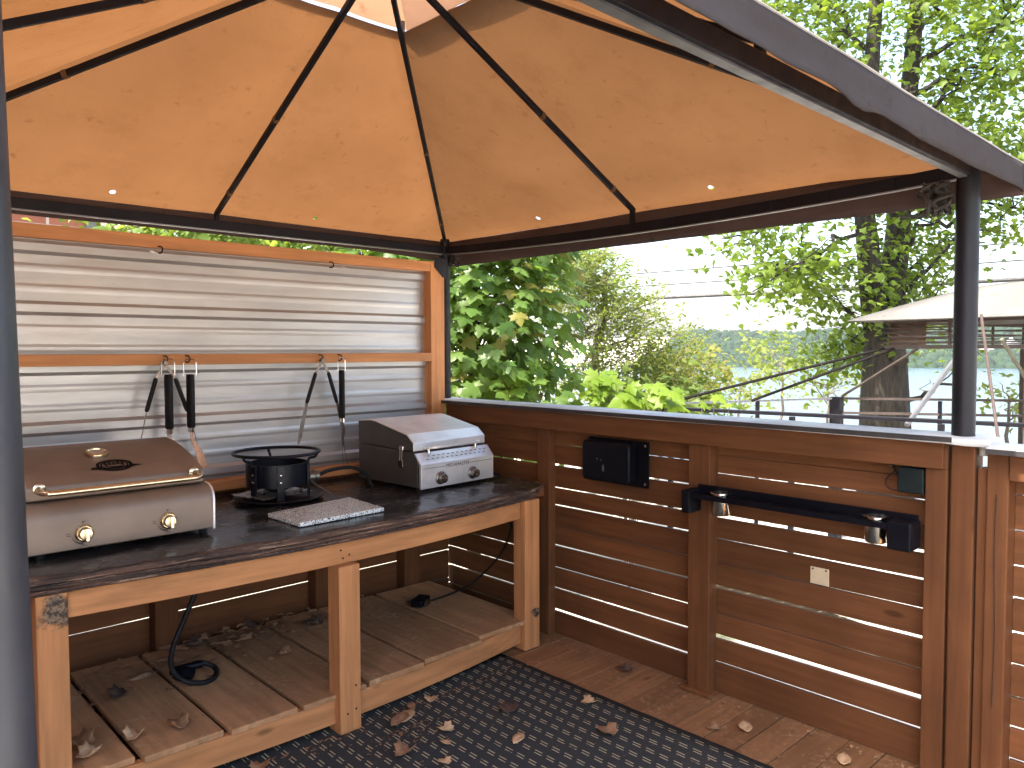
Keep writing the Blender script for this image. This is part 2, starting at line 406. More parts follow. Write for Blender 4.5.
# beams (two stacked tubes with a thin lip) just under the eave
for a, b in ((0, 1), (1, 2), (2, 3), (3, 0)):
    p, q = crn[a], crn[b]; m = MB()
    sag = .034 if a == 0 else .0
    def bz(u): return 2.240 - sag * math.sin(math.pi * u) ** .8
    nb = 12 if sag else 1
    for k in range(nb):
        u0, u1 = k / nb, (k + 1) / nb
        m.bar(p.lerp(q, u0) + Vector((0, 0, bz(u0))), p.lerp(q, u1) + Vector((0, 0, bz(u1))), .034, .048)
    bm_ = m.build('beam', CHARCOAL, gz, bevel=.003)
    mid = (crn[0] + crn[2]) / 2; inn = (mid - (p + q) / 2).normalized() * .006
    m = MB()
    for k in range(nb):
        u0, u1 = k / nb, (k + 1) / nb
        m.bar(p.lerp(q, u0) + inn + Vector((0, 0, bz(u0) - .027)), p.lerp(q, u1) + inn + Vector((0, 0, bz(u1) - .027)), .026, .005)
    m.build('lip', GREYM, bm_)
# ribs
feet = [c.copy() for c in crn] + [(crn[i] + crn[(i + 1) % 4]) / 2 for i in range(4)]
for i, c in enumerate(feet):
    p = Vector((c.x, c.y, 2.300)); q = APEX + Vector((0, 0, -.02)); m = MB()
    d = q - p
    m.bar(p, p + d * .985, .020, .024)
    m.bar(p + Vector((0, 0, -.075 if i == 4 else -.05)), p + Vector((0, 0, .008)), .022, .022, up=(0, 1, 0))
    rb = m.build('rib', CHARCOAL, gz, bevel=.002)
    for t in (.10, .43):
        a = p + d * t; MB().bar(a, a + d.normalized() * .020, .0225, .0265).build('loop', CANVAS, rb)
# hub
MB().lathe(APEX + Vector((0, 0, -.07)), (0, 0, 1), [(.02, 0), (.06, .01), (.06, .06), (.03, .075)], 16).build('hub', CHARCOAL, gz, smooth=True)
# lower canopy: rings from the eave to the vent opening
def ring_pts(t, out, z, n=14, sag=0.0):
    """one loop of the pyramid at fraction t towards the apex, pushed out by 'out'"""
    pts = []; base = [Vector((out, out)), Vector((out * 1.55, -3 - out * 1.3)), Vector((-EX - out, -3 - out * 1.3)), Vector((-EX - out, out))]
    for i in range(4):
        a, b = base[i], base[(i + 1) % 4]
        for k in range(n):
            u = k / n; p = a.lerp(b, u); p = p.lerp(Vector((APEX.x, APEX.y)), t)
            v = abs(2 * ((u * 2) % 1) - 1)                     # 1 at ribs, 0 between them
            drop = .050 * max(0., (-3 - p.y) / .13) if i in (1,) or (i == 2 and k == 0) else 0.
            if i == 0 and out: drop = .05 * (out / .1) * max(0, (u - .8) / .2)
            pts.append(Vector((p.x, p.y, z - drop - sag * (1 - v * v) + .004 * mnoise.noise((p.x * 3, p.y * 3, z)))))
    return pts + [pts[0]]
ringz = [(0, .10, 2.312, .004), (0, .05, 2.324, .006), (0, 0, 2.334, .010)]
rings = [ring_pts(t, o, z, sag=s) for t, o, z, s in ringz]
for t in (.08, .18, .3, .42, .54, .66, .74, .79):
    rings.append(ring_pts(t, 0, 2.334 + (3.095 - 2.334) * t, sag=.03 * math.sin(math.pi * min(1, t / .79)) + .004))
cn = MB().sheet(rings).build('canopy', CANVAS, gz, smooth=True)
# piping along the outer fold
MB().tube(ring_pts(0, .102, 2.314)[:-1], .0045, 6, closed=True).build('piping', plain('piping_cloth', (.20, .18, .155), .8), cn, smooth=True)
# metal eyelets round the holes
for h in HOLES:
    dz = .334 * 0; c = Vector(h)
    n_ = Vector((0, .5, 1)).normalized() if h[1] > 0 else Vector((.5, 0, 1)).normalized()
# vent cap: small upper pyramid floating over the opening
up = []
for t, z in ((.765, 2.968), (.78, 2.982), (.85, 3.03), (.95, 3.09), (.995, 3.112)):
    up.append([p + Vector((.012, 0, 0)) for p in ring_pts(t, 0, z, sag=.006)])
MB().sheet(up).build('vent_cap', TOPCANVAS, gz, smooth=True)
for i in range(4):        # four short stand-offs that carry the vent cap
    c = crn[i].lerp(Vector((APEX.x, APEX.y, 0)), .79); MB().bar((c.x, c.y, 2.89), (c.x, c.y, 2.985), .014, .014, up=(0, 1, 0)).build('stand_off', GREYM, gz)
# valances, one strip per side
def valance(p, q, out, z0, z1, mat, seed, wav=.012, tear=None, dz0=0, dz1=0):
    p, q, out = Vector(p), Vector(q), Vector(out); n = 60; r = []
    for j in range(6):
        f = j / 5; row = []
        for i in range(n + 1):
            u = i / n; c = p.lerp(q, u); low = z1 + dz1 * max(0, (u - .8) / .2); top = z0 + dz0 * max(0, (u - .8) / .2)
            if tear: low = low + tear(u)
            w = wav * f * (mnoise.noise((u * 7 + seed, f * 1.3, 0)) + .5 * mnoise.noise((u * 19 + seed, f, 3)))
            zz = top + (low - top) * f + .004 * mnoise.noise((u * 9, seed, f))
            row.append(c + out * w + Vector((0, 0, zz)))
        r.append(row)
    return MB().sheet(r).build('valance', mat, gz, smooth=True, solid=.003)
o = .103
valance((-EX - o, o, 0), (o, o, 0), (0, 1, 0), 2.313, 2.209, VALANCE, 1, dz1=-.03)
valance((o, o, 0), (.155, -3.134, 0), (1, 0, 0), 2.313, 2.148, VALANCE, 2, dz0=-.05, dz1=.004)
valance((-EX - o, -3.134, 0), (.155, -3.134, 0), (0, 1, 0), 2.262, 2.166, GREYCLOTH, 3, .02,
        tear=lambda u: .012 * smooth01((.62 - u) / .12) - .014 * math.exp(-((u - .56) / .02) ** 2))
valance((-EX - o, o, 0), (-EX - o, -3 - o, 0), (1, 0, 0), 2.313, 2.182, VALANCE, 4)
# corner plate at the back corner post
MB().prism([(-.165, 2.172), (-.074, 2.172), (-.074, 2.055), (-.10, 2.055), (-.165, 2.115)], lambda u, v, w: (u, w, v), -.106, -.102).build('corner_plate', DARKPOST, gz)
# bundles of tied netting cord near the two back corners
def bundle(c, n, size, seed):
    rr = random.Random(seed); m = MB()
    for i in range(n):
        a = Vector(c) + Vector((rr.uniform(-1, 1), rr.uniform(-1, 1), 0)) * size * .5
        pts = [a + Vector((rr.uniform(-.4, .4), rr.uniform(-.4, .4), -k * .35 + rr.uniform(-.1, .1))) * size for k in range(5)]
        m.tube(bez(pts, 4), size * .10, 5)
    return m
tag(bundle((-.012, -2.90, 2.205), 16, .075, 4).build('cord_bundle', plain('cord_cloth', (.03, .023, .02), .9, bumpy=.3), smooth=True),
    'frayed bundle of dark cord tied beside the right front gazebo post', 'cord')
tag(bundle((.03, -.06, 2.20), 8, .045, 9).build('cord_bundle', plain('cord_cloth_dark', (.02, .018, .018), .9), smooth=True),
    'small dark cord loop at the back corner post of the gazebo', 'cord')

# ================================================================== METAL BACK WALL
bw = empty('corrugated_wall', (-1.5, -.02, 0), 'corrugated metal wall on brown wooden rails behind the grills', 'wall')
XL, XR = -3.4, -.19
def corr_profile(z0, z1):
    pts = [(z0, 0)]
    zs = []
    k = z0 - .3
    for i in range(-1, 12):
        zc = 2.055 - .265 * i
        zs.append((zc, .014, .026, .012)); zs.append((zc - .088, .0022, .014, .009)); zs.append((zc - .176, .0022, .014, .009))
    for zc, h, hw, sl in sorted(zs):
        if zc - hw - sl < z0 or zc + hw + sl > z1: continue
        pts += [(zc - hw - sl * .5, 0), (zc - hw + sl * .5 + .004, h), (zc + hw - sl * .5 - .004, h), (zc + hw + sl * .5, 0)]
    return pts + [(z1, 0)]
for z0, z1 in ((1.545, 2.115), (.90, 1.58)):
    pr_ = corr_profile(z0, z1); n = 24; rows = []
    yb = -.022 if z0 > 1.5 else -.030
    for i in range(n + 1):
        x = XL + (XR - XL) * i / n
        rows.append([(x, yb - h + .002 * mnoise.noise((x * 2, z * 3, 0)), z) for z, h in pr_])
    MB().sheet(rows).build('metal_sheet', CORR, bw, solid=.0012)
m = MB().box(XL, XR, -.095, -.058, 2.087, 2.147)
m.build('rail', W['x'], bw, bevel=.003)
MB().box(XL, XR, -.100, -.057, 1.535, 1.587).build('rail', W['x'], bw, bevel=.003)
MB().box(XL, XR, -.135, -.050, .905, .957).build('rail', W['x'], bw, bevel=.004)
m = MB().box(-.19, -.085, -.098, -.02, .87, 2.148); m.build('stud', W['z'], bw, bevel=.003)
for x0, x1 in ((-1.85, -1.74), (-1.0, -.9), (-.40, -.285), (-2.75, -2.65)):
    MB().box(x0, x1, -.095, -.006, 0.002, .868).build('stud', W_shaded['z'], bw, bevel=.003)
m = MB()
for z0, z1 in ((.004, .118), (.122, .300), (.3085, .425), (.428, .545), (.548, .665), (.668, .785), (.788, .925)):
    m.box(XL, .012, -.004, .018, z0, z1)
m.build('board_panel', W_shaded['x'], bw, bevel=.002)
# hooks
def hook(c, s=1.0):
    c = Vector(c); u = Vector((0, -1, 0)); v = Vector((0, 0, 1))
    pts = [c, c + u * .010] + arc(c + u * .012 + v * (-.016) + Vector((0, 0, 0)), .016, math.pi / 2, -math.pi * .72, 10, u, v)
    pts = [p + Vector((0.35 * (p.y - c.y) * -1, 0, 0)) for p in pts]
    return MB().tube(pts, .0034, 6).build('hook', RUBBER, bw, smooth=True)
for x, z in ((-1.798, 2.094), (-.889, 2.091)): hook((x, -.095, z))
HX = (-1.787, -1.684, -.965, -.847)
for x in HX: hook((x, -.100, 1.578))

# ================================================================== HANGING TOOLS
def strip(m, p, q, w0, w1, th=.003):
    """flat blade facing the viewer (thin along y)"""
    p, q = Vector(p), Vector(q); d = (q - p).normalized(); sd = d.cross(Vector((0, 1, 0))).normalized(); y_ = Vector((0, th / 2, 0))
    return m.hexa([p - sd * w0 / 2 - y_, p + sd * w0 / 2 - y_, q + sd * w1 / 2 - y_, q - sd * w1 / 2 - y_, p - sd * w0 / 2 + y_, p + sd * w0 / 2 + y_, q + sd * w1 / 2 + y_, q - sd * w1 / 2 + y_])
YT = -.127
def tongs(top, La, Lb, label, thin):
    t = empty('tongs', (top[0], YT, top[2]), label, 'tongs', 'barbecue tongs hanging from the middle rail')
    top = Vector(top)
    m = MB().lathe(top + Vector((0, -.012, 0)), (0, 1, 0), [(.010, 0), (.012, .004), (.012, .018), (.010, .022)], 14); m.build('pivot', STEEL_DULL, t, smooth=True)
    for sgn, pts in ((-1, La), (1, Lb)):
        a, b, c = [Vector((p[0], YT + sgn * .006, p[1])) for p in pts]
        m = MB(); strip(m, top + Vector((0, sgn * .006, 0)), a, .015, .015); strip(m, a, b, .011, .011)
        d = c - b; 
        if thin: m.tube([b, b + d * .5 + Vector((.004, 0, 0)), c], [.003, .0026, .002], 6)
        else:
            strip(m, b, b + d * .45, .017, .022); strip(m, b + d * .45, b + d * .8, .022, .024); strip(m, b + d * .8, c, .024, .008)
        arm = m.build('arm', STEEL_DULL, t, bevel=.001)
        MB().tube([a, a + (b - a) * .06, b - (b - a) * .06, b], [.009, .0125, .0125, .009], 10, flat=.8).build('grip', RUBBER, arm, smooth=True)
    return t
tongs((-1.789, YT, 1.545), [(-1.834, 1.474), (-1.880, 1.318), (-1.925, 1.13)], [(-1.742, 1.471), (-1.688, 1.31), (-1.628, 1.08)], 'spread wire tongs with thin black grips above the bronze grill', True)
tongs((-.960, YT, 1.548), [(-1.003, 1.482), (-1.060, 1.318), (-1.112, 1.10)], [(-.920, 1.482), (-.868, 1.312), (-.822, 1.125)], 'steel tongs hanging open in a tall V above the round burner', False)
def handled(x, z0, z1, name, label, cat, mat, blade, wdt=.026):
    t = empty(name, (x, YT, z0), label, cat); c = Vector((x, YT - .012, 0))
    loop = [(x - wdt * .5, YT - .012, z0 - .005), (x - wdt * .5, YT - .012, z0 + .055), (x - wdt * .32, YT - .012, z0 + .072), (x + wdt * .32, YT - .012, z0 + .072), (x + wdt * .5, YT - .012, z0 + .055), (x + wdt * .5, YT - .012, z0 - .005)]
    MB().tube(loop, .0024, 6).build('hanging_loop', CHROME, t, smooth=True)
    MB().tube([(x, YT - .012, z0), (x, YT - .012, z0 - .012), (x, YT - .012, z1 + .01), (x, YT - .012, z1)], [wdt * .46, wdt * .52, wdt * .52, wdt * .46], 12, flat=.55).build('handle', RUBBER, t, smooth=True)
    MB().tube([(x, YT - .012, z1), (x, YT - .012, z1 - .022)], wdt * .44, 12, flat=.5).build('ferrule', CHROME, t, smooth=True)
    m = MB(); blade(m, x, z1 - .02); m.build('blade', mat, t, bevel=.001); return t
def spat1(m, x, z): strip(m, (x, YT - .012, z), (x, YT - .012, z - .10), .022, .018); strip(m, (x, YT - .012, z - .10), (x, YT - .012, z - .12), .018, .075); strip(m, (x, YT - .012, z - .12), (x, YT - .012, z - .22), .075, .085)
def spat2(m, x, z): strip(m, (x, YT - .012, z), (x + .006, YT - .012, z - .05), .014, .016); strip(m, (x + .006, YT - .012, z - .05), (x + .035, YT - .012, z - .10), .016, .034); strip(m, (x + .035, YT - .012, z - .10), (x + .055, YT - .012, z - .18), .034, .04)
def fork(m, x, z):
    strip(m, (x, YT - .012, z), (x, YT - .012, z - .055), .010, .014); strip(m, (x, YT - .012, z - .055), (x + .004, YT - .012, z - .135), .014, .016)
    for s_ in (-.005, .009): m.tube([(x + s_ * .8, YT - .012, z - .13), (x + s_ * 1.2 + .006, YT - .012, z - .18), (x + s_ * 1.6 + .016, YT - .012, z - .245)], [.0026, .0024, .001], 5)
handled(-1.780, 1.491, 1.232, 'spatula', 'spatula with wide black handle and bright ferrule, left of two', 'spatula', STEEL_DULL, spat1, .060)
handled(-1.678, 1.489, 1.232, 'spatula', 'spatula with black handle and coppery blade, right of two', 'spatula', COPPERISH, spat2, .060)
handled(-.847, 1.493, 1.225, 'barbecue_fork', 'two pronged barbecue fork hanging beside the open steel tongs', 'fork', STEEL_DULL, fork, .046)

# ================================================================== BENCH
bn = empty('grill_bench', (-1.4, -.55, 0), 'long brown wooden bench with frayed black top carrying the grills', 'bench')
def bow(x, y0=-1.105): return y0 + .072 * (x + 1.5) ** 2
XE, XS = -.185, -3.3
def bowed(x0, x1, depth, z0, z1, y0=-1.105, n=26):
    rows = [[], [], [], []]; vs = []
    m = MB()
    for i in range(n + 1):
        x = x0 + (x1 - x0) * i / n; yf = max(bow(x, y0), y0) ; vs += [(x, yf, z0), (x, yf, z1), (x, yf + depth, z1), (x, yf + depth, z0)]
    fs = [(i * 4 + k, (i + 1) * 4 + k, (i + 1) * 4 + (k + 1) % 4, i * 4 + (k + 1) % 4) for i in range(n) for k in range(4)]
    fs += [(0, 1, 2, 3), (n * 4, n * 4 + 3, n * 4 + 2, n * 4 + 1)]
    return m.add(vs, fs)
bowed(-2.44, -.30, .038, .712, .808).build('fascia', W['x'], bn, bevel=.003)
bowed(-2.44, -.30, .036, .045, .148).build('shelf_rail', W['x'], bn, bevel=.003)
# countertop: slab with bowed front, top skin + frayed edge layers
n = 60; rows = []
for i in range(n + 1):
    x = XS + (-.115 - XS) * i / n; yf = max(bow(x) - .055, -1.16) + .004 * mnoise.noise((x * 9, 0, 0))
    if x > -.25: yf += (x + .25) * .25
    rows.append([(x, yf + (-.052 - yf) * j / 14, .878 + .003 * mnoise.noise((x * 5, j * .4, 0)) - (.006 if j == 0 else 0)) for j in range(15)])
ct = MB().sheet(rows)
cto = ct.build('countertop', COUNTER, bn, smooth=True)
MB().box(XS, -.12, -1.0, -.05, .811, .862).build('deck_board', W_shaded['x'], cto)
lay = ((.845, .874, .056, .55), (.826, .848, .050, 1.0), (.809, .829, .040, 1.0))
for li, (z0, z1, ov, rg) in enumerate(lay):
    vs = []; n = 420
    for i in range(n + 1):
        x = XS + (-.112 - XS) * i / n
        yf = max(bow(x) - ov, -1.105 - ov) + .003 * rg * mnoise.noise((x * 26, li * 7, 0)) + .004 * rg * mnoise.noise((x * 75, li * 3, 1))
        if x > -.25: yf += (x + .25) * .25
        a = .004 * mnoise.noise((x * 5, li, 5)) * rg; b = .003 * mnoise.noise((x * 30, li, 9)) * rg
        vs += [(x, yf + .010, z0 + a), (x, yf, z0 + a + .005), (x, yf + .002 + .004 * mnoise.noise((x * 60, li, 2)), (z0 + z1) / 2), (x, yf + .001, z1 - .004 + b), (x, yf + .012, z1 + b * .5), (x, yf + .10, z1 - .002), (x, yf + .10, z0)]
    c = 7
    fs = [(i * c + k, (i + 1) * c + k, (i + 1) * c + (k + 1) % c, i * c + (k + 1) % c) for i in range(n) for k in range(c)]
    fs += [tuple(range(c)), tuple(range(n * c, n * c + c))[::-1]]
    MB().add(vs, fs).build('frayed_layer', EDGE, cto)
# black wrap over the right end
# legs
def leg(x0, x1, yf, mat, d=.085, z1=.806):
    return MB().box(x0, x1, yf, yf + d, .009, z1).build('leg', mat, bn, bevel=.004)
stained = wood('rotten_leg_wood', PAINT, 'z', stain=(Vector((-2.475, -1.06, .745)) - Vector((-1.4, -.55, 0)), .055, (.045, .035, .028)))
leg(-2.535, -2.441, -1.062, stained); leg(-1.475, -1.375, -1.146, W['z'], .09, .712)
rl = leg(-.298, -.190, -1.035, wood('knotty_leg_wood', PAINT, 'z', stain=(Vector((-.215, -1.035, .20)) - Vector((-1.4, -.55, 0)), .028, (.03, .02, .016))), .09, .810)
leg(-3.30, -3.21, -1.0, W['z'])
m = MB(); xs_ = [-3.3, -2.83, -2.525, -2.232, -1.927, -1.632, -1.315, -1.0, -.624, -.215]
for a, b in zip(xs_[:-1], xs_[1:]):
    yf = -1.10 if a > -2.2 and b < -.7 else -1.05
    m.box(a + .011, b - .011, max(bow((a + b) / 2), -1.105) - .006, -.10, .1485, .1725 + random.uniform(-.002, .002))
m.build('shelf_boards', W_shelf, bn, bevel=.004)
for y in (-.14, -.60): MB().box(-3.3, -.2, y, y + .037, .05, .148).build('joist', W_shaded['x'], bn)
# nail heads on the fascia and middle leg
for x, z in ((-1.44, .77), (-1.40, .745), (-1.43, .735), (-1.40, .20), (-1.44, .09), (-1.40, .10)):
    yf = (bow(x) if z > .72 else -1.146); MB().lathe((x, yf - .0015, z), (0, 1, 0), [(.004, 0), (.005, .003)], 10).build('nail', RUBBER, bn)

# ================================================================== BRONZE GRILL
bx0, bx1 = -2.522, -1.878
bg = empty('bronze_grill', (-2.2, -.65, .882), 'bronze coloured two burner gas grill with closed lid at bench end', 'grill')
def px(prof, x0, x1): return MB().prism(prof, lambda u, v, w: (w, u, v), x0, x1)
front = [(-.882, .900), (-.886, 1.012), (-.880, 1.036), (-.866, 1.056), (-.842, 1.068), (-.80, 1.072), (-.40, 1.072), (-.40, .900)]
body = px(front, bx0, bx1).build('body', BRONZE, bg, smooth=True, bevel=.004)
m = px([(-.886, .897), (-.8895, 1.012), (-.883, 1.039), (-.868, 1.0595), (-.842, 1.0715), (-.80, 1.0755), (-.80, 1.070), (-.84, 1.064), (-.862, 1.052), (-.876, 1.034), (-.882, 1.01), (-.880, .897)], bx1 - .004, bx1 + .0035)
m.build('edge_strip', STEEL, bg, smooth=True)
lid = [(-.822, 1.076), (-.826, 1.12), (-.815, 1.135), (-.72, 1.172), (-.60, 1.203), (-.50, 1.220), (-.42, 1.226), (-.40, 1.218), (-.385, 1.19), (-.385, 1.076)]
lo = px(lid, bx0 + .012, bx1 - .012).build('lid', BRONZE, bg, smooth=True, bevel=.006)
hz, hy = 1.113, -.912
hp = bez([(bx0 + .055, -.824, hz + .008), (bx0 + .045, -.865, hz + .004), (bx0 + .062, -.905, hz), (bx0 + .11, hy, hz - .001), (-2.2, hy, hz - .001), (bx1 - .11, hy, hz - .001), (bx1 - .062, -.905, hz), (bx1 - .045, -.865, hz + .004), (bx1 - .055, -.824, hz + .008)], 6)
h = MB().tube(hp, .0105, 12); 
ho = h.build('handle', BRASSY, lo, smooth=True)
for x in (bx0 + .055, bx1 - .055): MB().lathe((x, -.826, hz + .008), (0, -1, 0), [(.02, 0), (.02, .006), (.012, .010)], 14).build('mount', BRASSY, ho, smooth=True)
# thermometer on the lid top
sl = Vector((0, -.035, .12)).normalized(); tc = Vector((-2.225, -.62, 1.199))
nrm = Vector((0, -.25, .968)).normalized()
th = MB().lathe(tc - nrm * .004, nrm, [(.040, 0), (.043, .008), (.041, .016), (.034, .018), (.032, .012)], 28).build('thermometer', BRASSY, lo, smooth=True)
MB().lathe(tc + nrm * .0075, nrm, [(.0325, 0), (.032, .001)], 28).build('dial', plain('dial_face', (.42, .38, .32), .3), th)
# emblem: oval badge with pointed ends, lying on the slope of the lid
def on_lid(u, v):   # u along x, v up the slope, on the face between (-.72,1.172) and (-.60,1.203)
    y = -.768 + v * .95; z = 1.172 + (y + .72) * (.031 / .12 if y > -.72 else .037 / .095)
    return Vector((-2.195 + u, y, z + .0026))
m = MB()
def band(fo, fi, n=40, a0=0, a1=2 * math.pi):
    A = [on_lid(*fo(a0 + (a1 - a0) * i / n)) for i in range(n + 1)]; B = [on_lid(*fi(a0 + (a1 - a0) * i / n)) for i in range(n + 1)]
    m.sheet([A, B])
ell = lambda a, b, cu=0, cv=.035: (lambda t: (cu + a * math.cos(t), cv + b * math.sin(t)))
band(ell(.064, .048), ell(.053, .037)); band(ell(.049, .033), ell(.044, .028))
for tri in ([(-.088, .012), (-.050, .006), (-.046, .026), (-.082, .026)], [(.050, .012), (.098, .018), (.052, .034)], [(-.06, .004), (.062, .010), (.058, .020), (-.058, .015)]):
    m.add([on_lid(*t) for t in tri], [tuple(range(len(tri)))])
for k in range(5):
    c = -.03 + k * .015; band(ell(.006, .010, c, .044 + .006 * (k % 2)), ell(.002, .004, c, .044 + .006 * (k % 2)), 10)
band(ell(.034, .012, 0, .030), ell(.030, .008, 0, .030), 24)
m.build('emblem', plain('emblem_ink', (.008, .006, .005), .7, spec=.1), lo, solid=.0008)
def knob(x, y, z, parent, ang, mat1, mat2, r=.027, n_=(0, -1, 0)):
    n_ = Vector(n_); c = Vector((x, y, z))
    bz = MB().lathe(c, n_, [(r * 1.12, 0), (r * 1.12, .006), (r * .98, .010), (r * .9, .008)], 28).build('bezel', mat1, parent, smooth=True)
    kb = MB().lathe(c + n_ * .008, n_, [(r * .82, 0), (r * .82, .016), (r * .74, .021), (r * .3, .022)], 24); s0 = len(kb.v)
    kb.box(x - r * .22, x + r * .22, y - .046, y - .022, z - r * .8, z + r * .8)
    kb.rot((x, y, z), ang, 'Y', s0)
    return kb.build('knob', mat2, parent, smooth=True, bevel=.0015), bz
inkm = plain('panel_ink', (.03, .02, .016), .6)
for x in (-2.343, -2.054):
    kb_, _b = knob(x, -.886, .956, body, 0.0, BRASSY, BRASSY, .028)
    # marks round the knob
    for (du, dv, w, h_) in ((-.052, .004, .014, .002), (-.050, -.004, .012, .002), (0, .042, .012, .002), (-.003, .038, .004, .006), (.0, -.044, .014, .002)):
        MB().box(x + du - w / 2, x + du + w / 2, -.8868, -.8862, .956 + dv - h_ / 2, .956 + dv + h_ / 2).build('dial_mark', inkm, body)
    A = [Vector((x + .041 * math.cos(t), -.8866, .956 + .041 * math.sin(t))) for t in [R(185 + 8 * i) for i in range(11)]]
    B = [Vector((x + (.041 - .0075 * i / 10) * math.cos(t), -.8866, .956 + (.041 - .0075 * i / 10) * math.sin(t))) for i, t in enumerate([R(185 + 8 * i) for i in range(11)])]
    MB().sheet([A, B]).build('dial_sweep', inkm, body)
for x in (bx0 + .05, bx1 - .03):
    for y in (-.84, -.45): MB().lathe((x, y, .879), (0, 0, 1), [(.014, 0), (.016, .012), (.012, .023)], 12).build('foot', RUBBER, bg, smooth=True)
MB().tube(bez([(-1.880, -.72, .92), (-1.85, -.72, .925), (-1.835, -.70, .915), (-1.84, -.66, .90), (-1.86, -.6, .895)], 5), .006, 8).build('gas_inlet', RUBBER, bg, smooth=True)

# ================================================================== SILVER GRILL
sg = empty('silver_grill', (-.51, -.5, .882), 'small stainless steel tabletop grill beside the right fence', 'grill')
SGA = R(5.0); SGC = Vector((-.775, -.775, 0))
sx0, sx1 = -.775, -.252
def sbuild(m, *a, **k): return m.rot(SGC, SGA * .9).build(*a, **k)
inner = [(-.742, .900), (-.742, 1.05), (-.715, 1.078), (-.255, 1.095), (-.255, .905)]
sb = sbuild(px(inner, sx0, sx1), 'body', STEEL_SIDE, sg, bevel=.003)
fp = [(-.775, .896), (-.775, 1.022), (-.727, 1.076), (-.722, 1.072), (-.760, 1.02), (-.760, .896)]
pn = sbuild(px(fp, sx0 - .003, sx1 + .003), 'front_panel', STEEL, sg, bevel=.0015)
lidp = [(-.714, 1.084), (-.714, 1.128), (-.662, 1.170), (-.40, 1.226), (-.36, 1.230), (-.262, 1.222), (-.256, 1.215), (-.256, 1.099)]
sl_ = sbuild(px(lidp, sx0 + .001, sx1 - .001), 'lid', STEEL, sg, smooth=False, bevel=.004)
sbuild(px([(-.709, 1.0855), (-.709, 1.126), (-.66, 1.165), (-.40, 1.2215), (-.36, 1.2255), (-.262, 1.2175), (-.2585, 1.213), (-.2585, 1.1005)], sx0 - .0015, sx0 + .0008), 'lid_end', STEEL_SIDE, sl_)
# handle: flat strap bridging the front of the lid
hp = bez([(-.70, -.722, 1.098), (-.695, -.752, 1.10), (-.66, -.775, 1.104), (-.52, -.782, 1.106), (-.38, -.775, 1.104), (-.345, -.752, 1.10), (-.34, -.722, 1.098)], 6)
hb = MB()
for a, b in zip(hp[:-1], hp[1:]): hb.bar(a, b + (b - a) * .02, .022, .008)
hh = sbuild(hb, 'handle', STEEL, sl_, smooth=True)
for x in (-.69, -.35): sbuild(MB().lathe((x, -.735, 1.098), (0, 0, -1), [(.008, 0), (.008, .028), (.010, .032)], 10), 'bracket', CHROME, hh, smooth=True)
# vent slots row on the slanted top of the panel, groove line and knobs
def on_slant(x, t): return Vector((x, -.775 + .048 * t - .0012, 1.022 + .054 * t + .0012))
m = MB()
for r_, t in ((0, .35), (1, .62)):
    for k in range(13):
        x = sx0 + .05 + k * .034 + r_ * .017
        m.add([on_slant(x, t), on_slant(x + .016, t), on_slant(x + .016, t + .06), on_slant(x, t + .06)], [(0, 1, 2, 3)])
sbuild(m, 'vent_slots', plain('slot_dark', (.06, .055, .05), .6), pn)
GRV = plain('groove_dark', (.05, .05, .05), .6)
for a, b in ((sx0 + .012, sx0 + .165), (sx0 + .345, sx1 - .008)): sbuild(MB().box(a, b, -.7762, -.7752, .9985, 1.0005), 'groove', GRV, pn)
cu = bpy.data.curves.new('lettering', 'FONT'); cu.body = 'MEGAMASTER'; cu.size = .026; cu.align_x = 'CENTER'; cu.align_y = 'CENTER'; cu.extrude = .0003
tmp = bpy.data.objects.new('lettering_source', cu); COL.objects.link(tmp); bpy.context.view_layer.update()
me = bpy.data.meshes.new_from_object(tmp.evaluated_get(bpy.context.evaluated_depsgraph_get())); bpy.data.objects.remove(tmp)
m = MB(); m.add([((v.co.x * 1.05) + sx0 + .255, -.7757 - v.co.z, 1.0 + v.co.y) for v in me.vertices], [tuple(p.vertices) for p in me.polygons]); bpy.data.meshes.remove(me)
sbuild(m, 'lettering', plain('letter_ink', (.05, .05, .05), .5), pn)
for x in (sx0 + .128, sx0 + .362):
    m1 = MB().lathe((x, -.776, .942), (0, -1, 0), [(.034, 0), (.034, .006), (.028, .011), (.024, .010)], 28)
    sbuild(m1, 'bezel', STEEL_DULL, pn, smooth=True)
    kb = MB().lathe((x, -.785, .942), (0, -1, 0), [(.024, 0), (.023, .022), (.020, .028), (.006, .029)], 24)
    for k in range(10):
        a = 2 * math.pi * k / 10; kb.tube([(x + .023 * math.cos(a), -.786, .942 + .023 * math.sin(a)), (x + .022 * math.cos(a), -.808, .942 + .022 * math.sin(a))], .0028, 6)
    sbuild(kb, 'knob', plain('knob_steel', (.30, .27, .25), .25, 1., .3, 30), pn, smooth=True)
# toggle latch on the left side
m = MB().box(sx0 - .010, sx0 - .001, -.640, -.612, 1.085, 1.108); lt = sbuild(m, 'latch', CHROME, sb, bevel=.002)
m = MB(); m.tube([(sx0 - .009, -.634, 1.10), (sx0 - .013, -.634, 1.03)], .003, 6); m.tube([(sx0 - .009, -.618, 1.10), (sx0 - .013, -.618, 1.03)], .003, 6); m.box(sx0 - .014, sx0 - .001, -.642, -.610, .998, 1.035)
sbuild(m, 'toggle', STEEL_DULL, lt, bevel=.002)
for x in (sx0 + .03, sx1 - .03):
    for y in (-.72, -.29): sbuild(MB().lathe((x, y, .879), (0, 0, 1), [(.013, 0), (.015, .010), (.012, .022)], 12), 'foot', RUBBER, sg, smooth=True)
